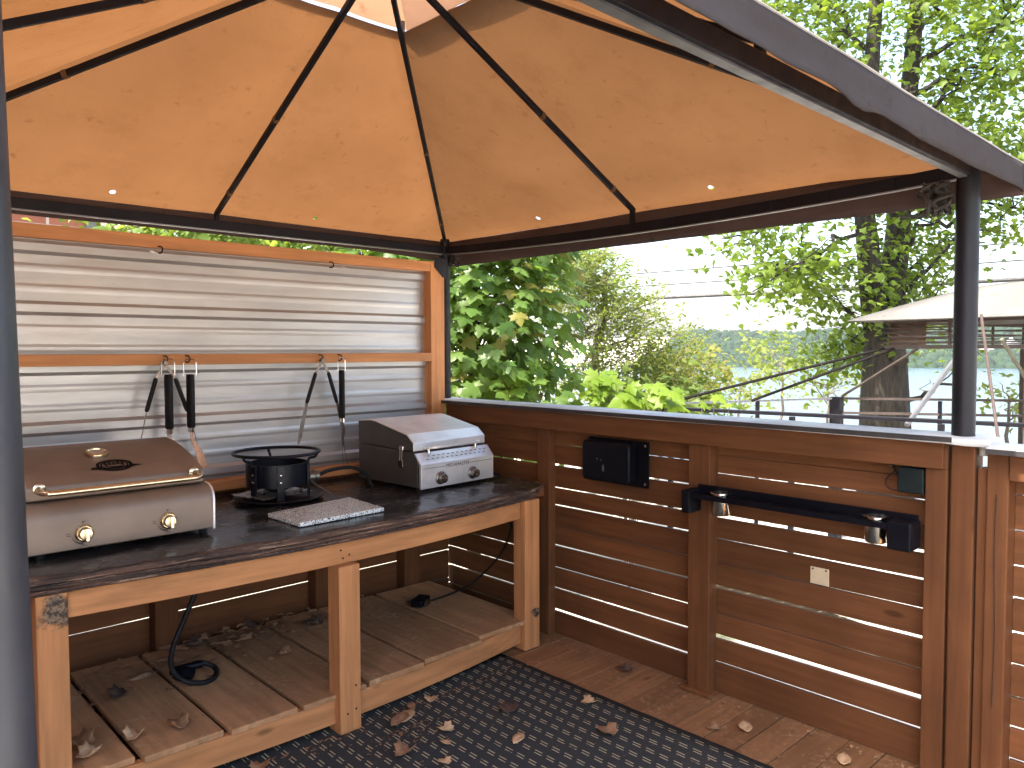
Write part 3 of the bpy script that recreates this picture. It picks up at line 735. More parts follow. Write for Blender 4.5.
# cord on the counter to the right of the grill
tag(MB().tube(bez([(-.27, -.62, .89), (-.23, -.60, .905), (-.19, -.56, .91), (-.16, -.58, .90), (-.145, -.66, .89), (-.125, -.68, .84), (-.10, -.70, .70), (-.05, -.66, .56), (-.03, -.56, .40), (-.03, -.42, .26), (-.10, -.36, .18), (-.28, -.42, .181), (-.47, -.45, .183)], 6), .0055, 8).build('electric_cable', RUBBER, smooth=True), 'thin black cable running from behind the steel grill down to the shelf', 'cable')
t = empty('power_adapter', (-.53, -.44, .172), 'small black adapter lying on the shelf under the steel grill', 'adapter')
MB().box(-.60, -.48, -.47, -.40, .1735, .215).rot((-.53, -.44, .17), .5).build('case', BLACKP, t, bevel=.008)
MB().box(-.575, -.515, -.485, -.4725, .176, .205).rot((-.53, -.44, .17), .5).build('plate', STEEL_DULL, t, bevel=.002)

# ================================================================== BURNER
bc = Vector((-1.362, -.385, .878))
br = empty('gas_burner', bc, 'round black outdoor wok burner with wide ring on the counter', 'burner')
MB().lathe(bc + Vector((0, -.02, 0)), (0, 0, 1), [(.10, .003), (.19, .006), (.215, .018), (.212, .021), (.19, .011), (.10, .008)], 40).build('drip_pan', BLACKENAMEL, br, smooth=True)
m = MB(); n = 40
m.lathe(bc, (0, 0, 1), [(.145, .072), (.146, .180), (.141, .180), (.140, .072)], n)
m.build('wind_shield', BLACKENAMEL, br, smooth=True)
MB().lathe(bc, (0, 0, 1), [(.02, .03), (.06, .05), (.075, .09), (.08, .11), (.03, .115)], 24).build('burner_head', plain('cast_iron', (.02, .02, .022), .6, .3), br, smooth=True)
rc = bc + Vector((0, 0, .228)); 
rg_ = MB().tube([rc + Vector((.203 * math.cos(a), .203 * math.sin(a), 0)) for a in [2 * math.pi * i / 56 for i in range(56)]], .008, 8, closed=True).build('pan_ring', BLACKENAMEL, br, smooth=True)
for a in (R(75), R(195), R(315)):
    d = Vector((math.cos(a), math.sin(a), 0))
    MB().tube(bez([rc + d * .202, rc + d * .188 + Vector((0, 0, -.022)), rc + d * .16 + Vector((0, 0, -.03)), bc + d * .150 + Vector((0, 0, .165))], 5), .0068, 8).build('ring_arm', BLACKENAMEL, br, smooth=True)
for a in (R(200), R(250), R(320), R(80)):
    d = Vector((math.cos(a), math.sin(a), 0)); q = bc + d * .152
    m = MB().bar(q + Vector((0, 0, .012)), q + Vector((0, 0, .178)), .034, .008, up=tuple(d)); lg = m.build('leg', BLACKENAMEL, br, bevel=.002)
    for z in (.10, .135): MB().lathe(q + d * .004 + Vector((0, 0, z)), d, [(.006, 0), (.006, .004), (.003, .006)], 10).build('bolt', CHROME, lg, smooth=True)
m = MB(); d = Vector((.93, -.36, 0)).normalized()
m.lathe(bc + d * .15 + Vector((0, 0, .100)), d, [(.020, 0), (.034, .006), (.034, .030), (.026, .036), (.026, .052), (.014, .055)], 20)
m.build('air_shutter', plain('cast_grey', (.20, .18, .16), .35, .8), br, smooth=True)
q = bc + d * .20 + Vector((0, 0, .105))
MB().tube(bez([q, q + Vector((.08, .02, .012)), q + Vector((.20, .02, .012)), q + Vector((.28, .01, -.03)), q + Vector((.305, 0, -.085)), q + Vector((.30, -.03, -.101))], 7), .0095, 10).build('gas_hose', RUBBER, br, smooth=True)
MB().tube([bc + d * .14 + Vector((0, -.01, .09)), bc + d * .24 + Vector((-.02, -.09, .012))], .0035, 6).build('igniter_wire', GREYM, br)
# foil piece under the burner
rows = [[(-1.53 + .30 * i / 16, -.50 + .24 * j / 12, .9065 + .012 * abs(mnoise.noise((i * .9, j * .9, 3))) + .006 * abs(mnoise.noise((i * 2.1, j * 2.3, 1)))) for i in range(17)] for j in range(13)]
tag(MB().sheet(rows).rot((-1.37, -.4, .9), .2).build('foil_sheet', plain('crumpled_foil', (.62, .60, .57), .3, .9, .3, 30), solid=.0008), 'crumpled foil sheet lying in the drip pan under the round burner', 'foil')
# granite slab
sA, sB, sC, sD = [Vector((x, y, 0)) for x, y in ((-1.600, -.775), (-1.592, -1.045), (-1.168, -1.022), (-1.150, -.70))]
m = MB().hexa([p + Vector((0, 0, .8815)) for p in (sB, sC, sD, sA)] + [p + Vector((0, 0, .900)) for p in (sB, sC, sD, sA)])
tag(m.build('granite_slab', GRANITE, bevel=.003), 'grey speckled granite slab lying in front of the round burner', 'slab')

# hose under the bench with regulator
gh = empty('gas_hose', (-1.88, -.6, .172), 'black gas hose with regulator hanging in a loop under bench', 'hose')
MB().tube(bez([(-1.80, -.60, .805), (-1.83, -.60, .62), (-1.89, -.60, .48), (-1.945, -.60, .36), (-1.955, -.60, .27), (-1.91, -.61, .205), (-1.84, -.64, .184), (-1.78, -.62, .186), (-1.755, -.56, .20), (-1.80, -.52, .225), (-1.86, -.52, .225)], 7), .011, 10).build('tube', RUBBER, gh, smooth=True)
m = MB().lathe((-1.88, -.52, .182), (.1, -.2, 1), [(.02, 0), (.045, .006), (.048, .03), (.030, .045), (.012, .05)], 20); m.tube([(-1.93, -.50, .215), (-1.86, -.52, .222), (-1.80, -.53, .222)], .016, 10); m.build('regulator', BLACKP, gh, smooth=True)

# ================================================================== FENCE ON THE RIGHT
fn = empty('slatted_fence', (0, -1.5, 0), 'brown slatted fence with grey cap along the right of the deck', 'fence')
def slat_panel(parent, y0, y1, cuts, seed, z_top=1.20):
    """boards between the cut heights; each cut = (z, gap at far end, gap at near end)"""
    rr = random.Random(seed); zs = [(.004, 0, 0)] + cuts + [(z_top, 0, 0)]; m = MB()
    for (a, ga, gb), (b, ha, hb) in zip(zs[:-1], zs[1:]):
        xo = rr.uniform(-.002, .002); p = []
        for x in (.021 + xo, .041 + xo):
            p += [(x, y1, a + ga * .66), (x, y0, a + gb * .66), (x, y0, b - hb * .66), (x, y1, b - ha * .66)]
        m.hexa(p)
    return m.build('slat_panel', W_shaded['y'], parent, bevel=.0025)
slat_panel(fn, -.83, .012, [(.085, .004, .004), (.205, .009, .010), (.328, .007, .008), (.445, .003, .008), (.56, .002, .004), (.665, .008, .008), (.74, .004, .005), (.84, .003, .006), (.957, .006, .008), (1.075, .002, .001)], 1)
slat_panel(fn, -1.92, -.93, [(.137, .013, .011), (.263, .010, .011), (.381, .007, .006), (.506, .008, .008), (.615, .003, .003), (.733, .008, .008), (.832, .006, .007), (.960, .009, .007), (1.075, .002, .004)], 2)
slat_panel(fn, -2.96, -1.94, [(.146, .006, .010), (.267, .017, .016), (.378, .003, .005), (.500, .013, .012), (.613, .002, .006), (.726, .003, .009), (.832, .013, .010), (.93, .002, .002), (1.03, .003, .006), (1.115, .001, .001)], 3)
for y0, y1, x0 in ((-.955, -.862, -.035), (-1.985, -1.872, -.052), (-2.972, -2.896, -.055)):
    m = MB().box(x0, .020, y0, y1, .006, 1.166)
    if y0 < -1.9 and y0 > -2.5: m.box(x0 - .022, .0, y0 - .02, y1 + .02, .004, .022)
    m.build('post', W_shaded['z'], fn, bevel=.004)
MB().box(-.060, .019, .0, .0 + .012, .87, 1.166).build('post', W_shaded['z'], fn)
MB().box(-.078, -.0562, -2.962, -.10, 1.167, 1.272).build('top_rail', W_shaded['y'], fn, bevel=.003)
MB().box(-.0555, .05, -2.972, -.10, 1.1675, 1.255).build('nailer', W_shaded['y'], fn)
m = MB().box(-.062, .035, -3.060, -2.984, .004, 1.258); m.build('post', W_shaded['z'], fn, bevel=.004)
MB().box(-.03, .03, -2.9835, -2.9725, .004, 1.2).build('packer', W_shaded['z'], fn)
# cap, slightly warped, rounded near end
rows = []; n = 48
def caprow(y, x0, x1, zt, th):
    return [(x0, y, zt - th), (x0 - .004, y, zt - th * .5), (x0, y, zt - .003), (x0 + .006, y, zt), (x1 - .006, y, zt), (x1, y, zt - .003), (x1, y, zt - th), (x0, y, zt - th)]
for i in range(n + 1):
    y = .06 - 3.165 * i / n; e = max(0, (-3.02 - y) / .085)
    z = 1.293 - .006 * i / n + .003 * mnoise.noise((y * 1.6, 0, 0)) - .006 * e
    rows.append(caprow(y, -.112 + .05 * e * e, .115 - .02 * e * e, z, .021 if e < .2 else .024))
cp = MB().sheet(rows); k = len(rows[0]); cp.f += [tuple(range(k - 1)), tuple(range(n * k, n * k + k - 1))[::-1]]
cpo = cp.build('cap', CAPM, fn, smooth=True)
MB().box(-.1165, -.1135, -3.0, .05, 1.2705, 1.2895).build('cap_edge', CAPEDGE, cpo)
# small white plug in the gap under the cap end
MB().lathe((-.02, -3.075, 1.222), (0, 0, 1), [(.012, 0), (.014, .004), (.014, .034), (.010, .036)], 12).build('gap_plug', plain('white_plastic', (.7, .66, .6), .4), fn, smooth=True)

f2 = empty('slatted_fence', (0, -3.9, 0), 'shorter fence section with dark cap at the right edge, beyond the post', 'fence')
MB().box(-.064, .034, -3.165, -3.098, .004, 1.238).build('post', W_shaded['z'], f2, bevel=.004)
MB().box(-.048, .02, -3.0965, -3.066, .004, 1.18).build('jamb', W_shaded['z'], f2, bevel=.003)
slat_panel(f2, -4.7, -3.165, [(.146, .008, .010), (.262, .009, .010), (.372, .007, .009), (.488, .006, .007), (.602, .008, .009), (.726, .007, .007), (.84, .006, .008), (.965, .005, .007), (1.09, .003, .004)], 5)
MB().box(-.075, -.0545, -4.7, -3.168, 1.15, 1.236).build('top_rail', W_shaded['y'], f2, bevel=.003)
MB().box(-.062, .035, -4.78, -4.702, .004, 1.238).build('post', W_shaded['z'], f2, bevel=.004)
rows = [caprow(-3.105 - 1.7 * i / 20, -.11, .10, 1.262 + .002 * mnoise.noise((i * .4, 2, 0)), .022) for i in range(21)]
cp = MB().sheet(rows); k = 8; cp.f += [tuple(range(7)), tuple(range(160, 167))[::-1]]
c2 = cp.build('cap', CAPM, f2, smooth=True); MB().box(-.1155, -.1125, -4.8, -3.106, 1.2405, 1.2585).build('cap_edge', CAPEDGE, c2)
MB().tube([(-.066, -3.13, 1.10), (-.068, -3.128, .9), (-.066, -3.135, .62), (-.067, -3.132, .35)], .0022, 5).build('sap_drip', plain('dark_drip', (.05, .025, .015), .4), f2)

# things on the fence
t = empty('plastic_box', (-.03, -1.4, .92), 'black plastic cover box screwed to the fence under the top rail', 'box')
m = MB().box(-.020, -.0145, -1.622, -1.235, .915, 1.145); bp = m.build('back_plate', BLACKP, t, bevel=.002)
m = MB().prism([(-1.248, .93), (-1.240, .95), (-1.240, 1.115), (-1.252, 1.135), (-1.53, 1.135), (-1.55, 1.12), (-1.55, .945), (-1.535, .93)], lambda u, v, w: (w, u, v), -.085, -.0205)
m.build('cover', BLACKP, t, bevel=.014, seg=4, smooth=True)
for y, z in ((-1.60, .935), (-1.60, 1.125)): MB().lathe((-.020, y, z), (-1, 0, 0), [(.007, 0), (.007, .002), (.003, .003)], 12).build('screw', CHROME, bp, smooth=True)
m = MB().lathe((-.0855, -1.385, 1.00), (-1, 0, 0), [(.012, -.001), (.012, .0012)], 16)
m.v = [(x, -1.385 + (y + 1.385) * .6, 1.0 + (z - 1.0) * 1.5) for x, y, z in m.v]
m.lathe((-.0855, -1.345, 1.045), (-1, 0, 0), [(.004, -.001), (.004, .001)], 8); m.lathe((-.0855, -1.37, 1.041), (-1, 0, 0), [(.004, -.001), (.004, .001)], 8)
m.build('marks', GREYM, t)

t = empty('cup_holder_shelf', (-.1, -2.4, .87), 'long narrow black shelf with two steel cups on the fence', 'shelf')
m = MB().box(-.150, -.053, -2.878, -1.93, .938, .952); m.box(-.1535, -.1475, -2.878, -1.93, .934, .957); m.box(-.062, -.0535, -2.878, -1.93, .934, .985)
m.build('tray', BLACKP, t, bevel=.002)
for y0, y1 in ((-1.945, -1.902), (-2.885, -2.80)):
    MB().box(-.156, -.0532, y0, y1, .862, .967).build('bracket', BLACKP, t, bevel=.006)
for y in (-2.075, -2.742):
    m = MB().lathe((-.104, y, .868), (0, 0, 1), [(.034, 0), (.0385, .006), (.040, .096), (.049, .098), (.049, .102), (.037, .102), (.036, .01), (.0, .008)], 28)
    m.build('cup', CHROME, t, smooth=True)

t = empty('junction_box', (-.02, -2.83, 1.06), 'dark green box with a wire loop under the rail end', 'box')
MB().box(-.060, .019, -2.892, -2.80, 1.063, 1.158).build('case', GREENBOX, t, bevel=.004)
MB().tube(bez([(-.02, -2.765, 1.16), (-.02, -2.775, 1.135), (-.02, -2.745, 1.10), (-.02, -2.75, 1.07), (-.02, -2.785, 1.062), (-.02, -2.80, 1.09), (-.02, -2.782, 1.13), (-.02, -2.772, 1.158)], 5), .0022, 6).build('wire', RUBBER, t, smooth=True)
for y in (-2.765, -2.82, -2.85): MB().lathe((-.03, y, 1.152), (0, 0, 1), [(.007, 0), (.009, .006), (.005, .012)], 8).build('terminal', STEEL_DULL, t, smooth=True)
t = empty('blank_plate', (.01, -2.45, .62), 'small beige blank outlet plate screwed to the fence slats', 'plate')
MB().box(.0135, .0195, -2.512, -2.432, .618, .690).build('plate', BEIGE, t, bevel=.003)
for y in (-2.50, -2.444): MB().lathe((.0135, y, .682), (-1, 0, 0), [(.004, -.001), (.004, .001)], 10).build('screw', RUBBER, t)

# ================================================================== RUG
def rug_mat():
    m, nt, out = new_mat('rug_weave'); b = bsdf(nt, out)
    tc = N(nt, 'ShaderNodeTexCoord'); sp = N(nt, 'ShaderNodeSeparateXYZ'); L(nt, tc.outputs['Object'], sp.inputs[0])
    PX, PY = .066, .066
    u = math_n(nt, 'DIVIDE', sp.outputs[0], PX); row = math_n(nt, 'FLOOR', u); fu = math_n(nt, 'FRACT', u)
    vv = math_n(nt, 'ADD', math_n(nt, 'DIVIDE', sp.outputs[1], PY), math_n(nt, 'MULTIPLY', row, .5)); fv = math_n(nt, 'FRACT', vv)
    def win(f, c, h): return math_n(nt, 'LESS_THAN', math_n(nt, 'ABSOLUTE', math_n(nt, 'SUBTRACT', f, c)), h)
    d1 = math_n(nt, 'MULTIPLY', win(fu, .36, .036), win(fv, .40, .30)); d2 = math_n(nt, 'MULTIPLY', win(fu, .60, .036), win(fv, .56, .30))
    dash = math_n(nt, 'MAXIMUM', d1, d2)
    v = coords(nt); fine = noise_n(nt, v, 240, 3, .7); big = noise_n(nt, v, 3, 5); wear = noise_n(nt, v, 26, 4)
    dash = math_n(nt, 'MULTIPLY', dash, ramp(nt, fine, .15, .4)); dash = math_n(nt, 'MULTIPLY', dash, ramp(nt, wear, .28, .42))
    c = mixc(nt, ramp(nt, fine, .3, .7), (.030, .032, .033), (.066, .069, .069))
    c = mixc(nt, math_n(nt, 'MULTIPLY', ramp(nt, big, .45, .7), .5), c, (.06, .058, .052))
    c = mixc(nt, dash, c, (.50, .44, .27))
    c = mixc(nt, math_n(nt, 'MULTIPLY', ramp(nt, noise_n(nt, v, 48, 4, .7), .66, .72), .7), c, (.15, .10, .06))
    L(nt, c, b.inputs['Base Color']); b.inputs['Roughness'].default_value = .95; b.inputs['Specular IOR Level'].default_value = .1
    rib = math_n(nt, 'SINE', math_n(nt, 'MULTIPLY', sp.outputs[1], 800))
    L(nt, bump(nt, math_n(nt, 'ADD', fine, math_n(nt, 'MULTIPLY', rib, .25)), .7, .004), b.inputs['Normal']); return m
rows = []
for i in range(61):
    y = -.96 - 3.8 * i / 60
    rows.append([(x + (.006 * mnoise.noise((y * 8, 0, 0)) if j == 40 else 0), y, .0055 + .004 * abs(mnoise.noise((x * 1.7, y * 1.7, 0))) + .006 * max(0, mnoise.noise((x * 1.1 + 3, y * .9, 2)))) for j, x in enumerate([-3.6 + (3.6 - .41) * j / 40 for j in range(41)])])
tag(MB().sheet(rows).build('rug', rug_mat(), smooth=True, solid=.004), 'dark woven outdoor rug with rows of pale double dashes on deck', 'rug')

# ================================================================== DRY LEAVES
MAPLE = [(0, -.02), (.26, -.17), (.23, .0), (.55, .03), (.43, .17), (.54, .44), (.28, .37), (.21, .54), (0, .86)]
DRYM = [(0, -.02), (.2, -.1), (.28, .05), (.47, .08), (.41, .25), (.44, .44), (.27, .46), (.17, .62), (0, .84)]
def leaf_outline(h): return h + [(-x, y) for x, y in reversed(h[1:-1])]
def dry_leaf_mat(name, a, b_):
    m, nt, out = new_mat(name); b = bsdf(nt, out); v = coords(nt)
    L(nt, mixc(nt, ramp(nt, noise_n(nt, v, 40, 5), .35, .65), a, b_), b.inputs['Base Color']); b.inputs['Roughness'].default_value = .8
    L(nt, bump(nt, noise_n(nt, v, 90, 3), .5, .004), b.inputs['Normal']); return m
DL = [dry_leaf_mat('dry_leaf_tan', (.62, .42, .24), (.46, .28, .14)), dry_leaf_mat('dry_leaf_brown', (.34, .19, .095), (.22, .115, .06)), dry_leaf_mat('dry_leaf_dark', (.13, .075, .05), (.07, .042, .03))]
OVAL = [(0, 0), (.10, .06), (.22, .22), (.25, .42), (.20, .62), (.10, .8), (0, .95)]
def dry_leaf(x, y, z, size, ang, curl, kind, mi, label, seed):
    rr = random.Random(seed); ol = leaf_outline(DRYM if kind == 'm' else OVAL); n = len(ol)
    cy = .25 if kind == 'm' else .45
    vs = [(0, cy, 0)]; 
    for f in (.5, 1.0):
        vs += [(px_ * f, cy + (py_ - cy) * f, 0) for px_, py_ in ol]
    out = []
    for (u, v, w) in vs:
        s_ = (v - cy); h = curl * (abs(u) ** 1.5 * 1.5) + curl * .7 * s_ * s_ + .05 * mnoise.noise((u * 4 + seed, v * 4, 0)) + .05
        uu = u * (1 - .45 * min(1, curl) * abs(u)); p = Vector((uu * size, s_ * size, max(h, .0) * size))
        p = Matrix.Rotation(ang, 3, 'Z') @ p; out.append((x + p.x, y + p.y, z + p.z))
    fs = [(0, 1 + i, 1 + (i + 1) % n) for i in range(n)] + [(1 + i, 1 + n + i, 1 + n + (i + 1) % n, 1 + (i + 1) % n) for i in range(n)]
    o = MB().add(out, fs).build('dry_leaf', DL[mi], org=(x, y, z), smooth=True, solid=.0008)
    tag(o, label, 'leaf', 'dry leaves on the deck, rug and shelf'); return o
RZ, SZ, DZ = .013, .174, .002
LV = [
 (-.512, -1.669, RZ, .085, 1.2, .5, 'm', 0, 'tan curled leaf on the rug nearest its right edge'),
 (-.673, -1.911, RZ, .10, .3, .7, 'm', 1, 'brown folded leaf on rug below the tan one near the edge'),
 (-.973, -1.681, RZ, .10, 2.0, .25, 'o', 0, 'flat pale oval leaf in the open middle of the rug'),
 (-.831, -1.470, RZ, .11, -.6, .5, 'm', 2, 'dark crumpled leaf on the rug, half lost in its pattern'),
 (-1.138, -1.432, RZ, .075, .9, .9, 'm', 0, 'upright tan cupped leaf on the rug front of middle leg'),
 (-1.374, -1.457, RZ, .11, 1.9, .8, 'm', 1, 'ragged brown maple leaf at the bottom edge on the rug'),
 (-1.011, -1.150, RZ, .075, 2.4, .4, 'm', 0, 'pale jagged leaf on the rug just below the shelf rail'),
 (-1.207, -1.500, RZ, .06, .2, .6, 'o', 0, 'small pale leaf scrap between two rug leaves by the leg'),
 (-1.19, -1.215, RZ, .13, 2.2, .35, 'o', 0, 'long tan leaf leaning at the foot of the middle leg'),
 (-1.25, -1.245, RZ + .012, .14, 2.0, .5, 'o', 1, 'second long brown leaf overlapping the tan one at the leg'),
 (-1.12, -1.150, RZ, .08, 2.7, .5, 'o', 1, 'narrow brown leaf wedged along the shelf rail by leg'),
 (-1.83, -1.155, RZ, .09, 2.6, .5, 'm', 1, 'brown leaf tucked against the shelf rail left of leg'),
 (-1.30, -1.62, RZ, .06, .4, .6, 'm', 0, 'small tan leaf bit on rug right of the ragged one'),
 (-.20, -2.26, DZ, .12, -.9, .45, 'o', 0, 'tan leaf on deck boards below the beige plate'),
 (-.16, -2.66, DZ, .11, -1.2, .5, 'o', 0, 'dusty tan leaf on deck boards in the bottom right corner'),
 (-.298, -2.177, DZ, .07, .8, .5, 'm', 1, 'small brown leaf on the deck beside the rug edge'),
 (-.10, -1.55, DZ, .09, .4, .5, 'm', 2, 'dark leaf on deck at the foot of the fence slats'),
 (-2.005, -.394, SZ, .14, 1.7, .3, 'o', 0, 'pale long leaf on the shelf behind the hanging hose'),
 (-2.059, -.960, SZ, .10, .4, .9, 'm', 1, 'curled brown maple leaf at the shelf front edge'),
 (-2.37, -.86, SZ, .13, .6, .8, 'm', 1, 'reddish brown leaf on shelf against the left leg'),
 (-2.203, -.924, SZ, .10, 2.4, .8, 'm', 0, 'tan crumpled leaf over a shelf gap near left leg'),
 (-2.36, -.95, SZ, .10, 2.0, .8, 'm', 0, 'pale leaf standing in front of the reddish shelf leaf'),
 (-1.433, -.581, SZ, .09, .9, .7, 'm', 1, 'brown leaf on shelf board left of the middle leg'),
 (-2.13, -.52, SZ, .12, 2.2, .6, 'm', 2, 'dark leaf in the pile behind the hose on the shelf'),
 (-1.70, -.20, SZ, .13, 1.2, .7, 'm', 2, 'dark leaf at the back of the shelf under the bronze grill'),
 (-1.507, -.255, SZ, .15, .5, .5, 'o', 1, 'long brown leaf slanting in the heap at shelf back'),
 (-1.40, -.20, SZ + .02, .14, 2.4, .6, 'm', 2, 'topmost dark leaf of the heap at the shelf back'),
 (-1.136, -.328, SZ, .13, .9, .6, 'm', 2, 'dark leaf right of the heap at the shelf back'),
 (-.925, -.324, SZ, .10, 2.9, .6, 'm', 2, 'dark lone leaf on the shelf right of the middle leg'),
]
for i, a in enumerate(LV): dry_leaf(*a, seed=100 + i)
# crumbs of broken leaf swept along edges
V = []; F = []
def crumb(x, y, z, s):
    a = RNG.uniform(0, 6.28); b = len(V); k = RNG.integers(3, 5)
    for j in range(k):
        t = a + 6.28 * j / k; q = s * RNG.uniform(.5, 1.2); V.append((x + q * math.cos(t), y + q * math.sin(t) * .6, z + RNG.uniform(0.001, .5 * s)))
    F.append(tuple(range(b, b + k)))
for i in range(260): crumb(RNG.uniform(-2.4, -.4), -1.13 - abs(RNG.normal(0, .05)), RZ + .001, RNG.uniform(.003, .014))
for i in range(130): crumb(-1.25 + RNG.normal(0, .12), -1.28 - abs(RNG.normal(0, .09)), RZ + .001, RNG.uniform(.002, .012))
for i in range(240): crumb(RNG.uniform(-2.6, -.5), RNG.uniform(-3.2, -1.15), RZ + .001, RNG.uniform(.002, .008))
for i in range(150): crumb(RNG.uniform(-.40, .0), RNG.uniform(-3.2, -1.1), DZ + .001, RNG.uniform(.002, .012))
for i in range(150): crumb(-.02 - abs(RNG.normal(0, .035)), RNG.uniform(-3.2, -1.0), DZ + .001, RNG.uniform(.003, .018))
for i in range(520): crumb(RNG.uniform(-2.4, -.4), -.12 - abs(RNG.normal(0, .22)), SZ + .001, RNG.uniform(.004, .026))
for i in range(160): crumb(-1.45 + RNG.normal(0, .28), -.13 - abs(RNG.normal(0, .12)), SZ + RNG.uniform(.0, .03), RNG.uniform(.015, .04))
for i in range(200): crumb(RNG.uniform(-2.4, -.4), RNG.uniform(-1.08, -.2), SZ + .001, RNG.uniform(.002, .007))
mb = MB(); mb.v = V; mb.f = F
tag(mb.build('leaf_crumbs', DL[1], org=(0, 0, 0)), kind='stuff')

# ================================================================== TREES
def leaf_cloud(name, pos, nrm, tip, size, half, mat, parent, fold=.25):
    """many leaf-shaped faces; pos/nrm/tip (n,3), size (n,)"""
    ol = np.array(leaf_outline(half)); k = len(ol); n = len(pos)
    cy = .28; T = np.zeros((k + 1, 3)); T[0] = (0, cy, 0); T[1:, :2] = ol
    T[:, 2] = -fold * np.abs(T[:, 0]) * 1.0 - .25 * (T[:, 1] - cy) ** 2; T[0, 2] = .03
    nrm = nrm / np.linalg.norm(nrm, axis=1, keepdims=True)
    y = tip - nrm * np.sum(tip * nrm, axis=1, keepdims=True); y /= np.linalg.norm(y, axis=1, keepdims=True) + 1e-9
    x = np.cross(y, nrm)
    V = pos[:, None, :] + size[:, None, None] * (T[None, :, 0:1] * x[:, None, :] + T[None, :, 1:2] * y[:, None, :] + T[None, :, 2:3] * nrm[:, None, :])
    tri = np.array([(0, 1 + i, 1 + (i + 1) % k) for i in range(k)]); F = (tri[None] + (np.arange(n) * (k + 1))[:, None, None]).reshape(-1, 3)
    return raw_mesh(name, V.reshape(-1, 3), [F], mat, parent)
def limb(m, p, q, r0, r1, wob, n=7, seg=8):
    p, q = Vector(p), Vector(q); L_ = (q - p).length; pts = []; rr = []
    for i in range(seg + 1):
        t = i / seg; w = Vector((RNG.normal(), RNG.normal(), RNG.normal() * .6)) * wob * L_ * math.sin(math.pi * t) * .5
        pts.append(p.lerp(q, t) + w); rr.append(r0 + (r1 - r0) * t)
    m.tube(pts, rr, n); return pts
SIMPLE = [(0, 0), (.30, -.04), (.27, .1), (.46, .22), (.3, .34), (.17, .50), (0, .88)]
BLADE = [(0, 0), (.17, .28), (.14, .62), (0, 1.0)]
def blob_points(n, c, r, shell=.55):
    d = RNG.normal(size=(n, 3)); d /= np.linalg.norm(d, axis=1, keepdims=True)
    rad = RNG.uniform(shell, 1, n) ** .6
    return np.array(c) + d * rad[:, None] * np.array(r), d
def clear_of(pos, *arrs, wall_x=.17, extra=None):
    """keep foliage outside the gazebo and fence"""
    k = ~((pos[:, 0] < wall_x) & (pos[:, 1] < .20))
    k &= ~((pos[:, 0] < .42) & (pos[:, 1] < .42) & (pos[:, 2] > 2.05) & (pos[:, 2] < 3.3))
    if extra is not None: k &= extra(pos)
    return [pos[k]] + [a[k] for a in arrs]

# --- broad-leaved maple just outside the far corner
mp = empty('maple_tree', (1.5, 1.45, -.55), 'bushy maple with big dark leaves just behind the corner post', 'tree')
m = MB(); limb(m, (1.5, 1.45, -.6), (1.45, 1.4, 2.6), .07, .03, .05)
stems = []
for i in range(16):
    z = RNG.uniform(.2, 2.5); a = RNG.uniform(0, 6.28); q = Vector((1.45 + math.cos(a) * RNG.uniform(.4, 1.0), 1.4 + math.sin(a) * RNG.uniform(.4, 1.0), z + RNG.uniform(.2, .8)))
    limb(m, (1.47, 1.42, z), q, .018, .006, .15, 6, 6)
m.build('trunk', BARK, mp, smooth=True)
P_ = []; Nn = []
for c, r, n in (((1.25, 1.25, 1.75), (.75, .75, 1.1), 760), ((1.35, 1.10, .95), (.8, .8, .7), 430), ((1.45, 1.55, 2.75), (1.0, 1.0, .75), 520), ((1.75, 1.05, 1.75), (.62, .55, .85), 330), ((.75, 1.6, 2.0), (.7, .7, 1.2), 360), ((2.0, 1.2, 2.55), (.55, .5, .45), 170)):
    p, d = blob_points(n, c, r, .35); P_.append(p); Nn.append(d)
pos = np.concatenate(P_); d = np.concatenate(Nn)
pos += RNG.normal(0, .05, pos.shape)
pos, d = clear_of(pos, d, wall_x=.30)
nr = d * .9 + np.array([-.15, -.15, .75]) + RNG.normal(0, .35, d.shape)
tp = d * .5 + np.array([0, 0, -.8]) + RNG.normal(0, .35, d.shape)
leaf_cloud('crown', pos, nr, tp, RNG.uniform(.115, .18, len(pos)), MAPLE, leaf_mat('maple_leaf', (.046, .095, .022), (.105, .165, .036), (.27, .42, .040), .48, .36, (.20, .19, .04)), mp)

# --- feathery tree behind it
def fronds(name, label, base, attach, ends, mat, cat='tree', leaflet=.06, nl=20, tube=True, trunk_to=None, wid=.17, grp=None):
    t = empty(name, base, label, cat, grp); m = MB()
    top = Vector(trunk_to); limb(m, base, top, .09, .035, .05, 8)
    pos, nr, tp, sz = [], [], [], []
    for (p, q) in ends:
        p, q = Vector(p), Vector(q); 
        if tube: m.tube([p, p.lerp(q, .5) + Vector((0, 0, .04)), q], [.004, .003, .0015], 3)
        ax = (q - p).normalized(); sd = ax.cross(Vector((0, 0, 1))).normalized(); nm = sd.cross(ax)
        for k in range(nl):
            s_ = -1 if k % 2 else 1; u = (k + .5) / nl; c = p.lerp(q, u) + Vector((0, 0, .04 * math.sin(math.pi * u) - .05 * u * u)) + Vector(RNG.normal(0, .03, 3))
            pos.append(c); nr.append(nm + Vector(RNG.normal(0, .45, 3))); tp.append(sd * s_ + ax * .55 + Vector((0, 0, -.25)) + Vector(RNG.normal(0, .2, 3))); sz.append(leaflet * RNG.uniform(.7, 1.25) * (1 - .3 * abs(u - .5)))
    m.build('trunk', BARK2, t, smooth=True)
    leaf_cloud('crown', np.array(pos), np.array(nr), np.array(tp), np.array(sz), [(0, 0), (wid, .3), (wid * .9, .65), (0, 1)], mat, t, .2); return t
FE = leaf_mat('feathery_leaf', (.110, .150, .030), (.16, .20, .045), (.26, .33, .045), .5, .6)
ends = []
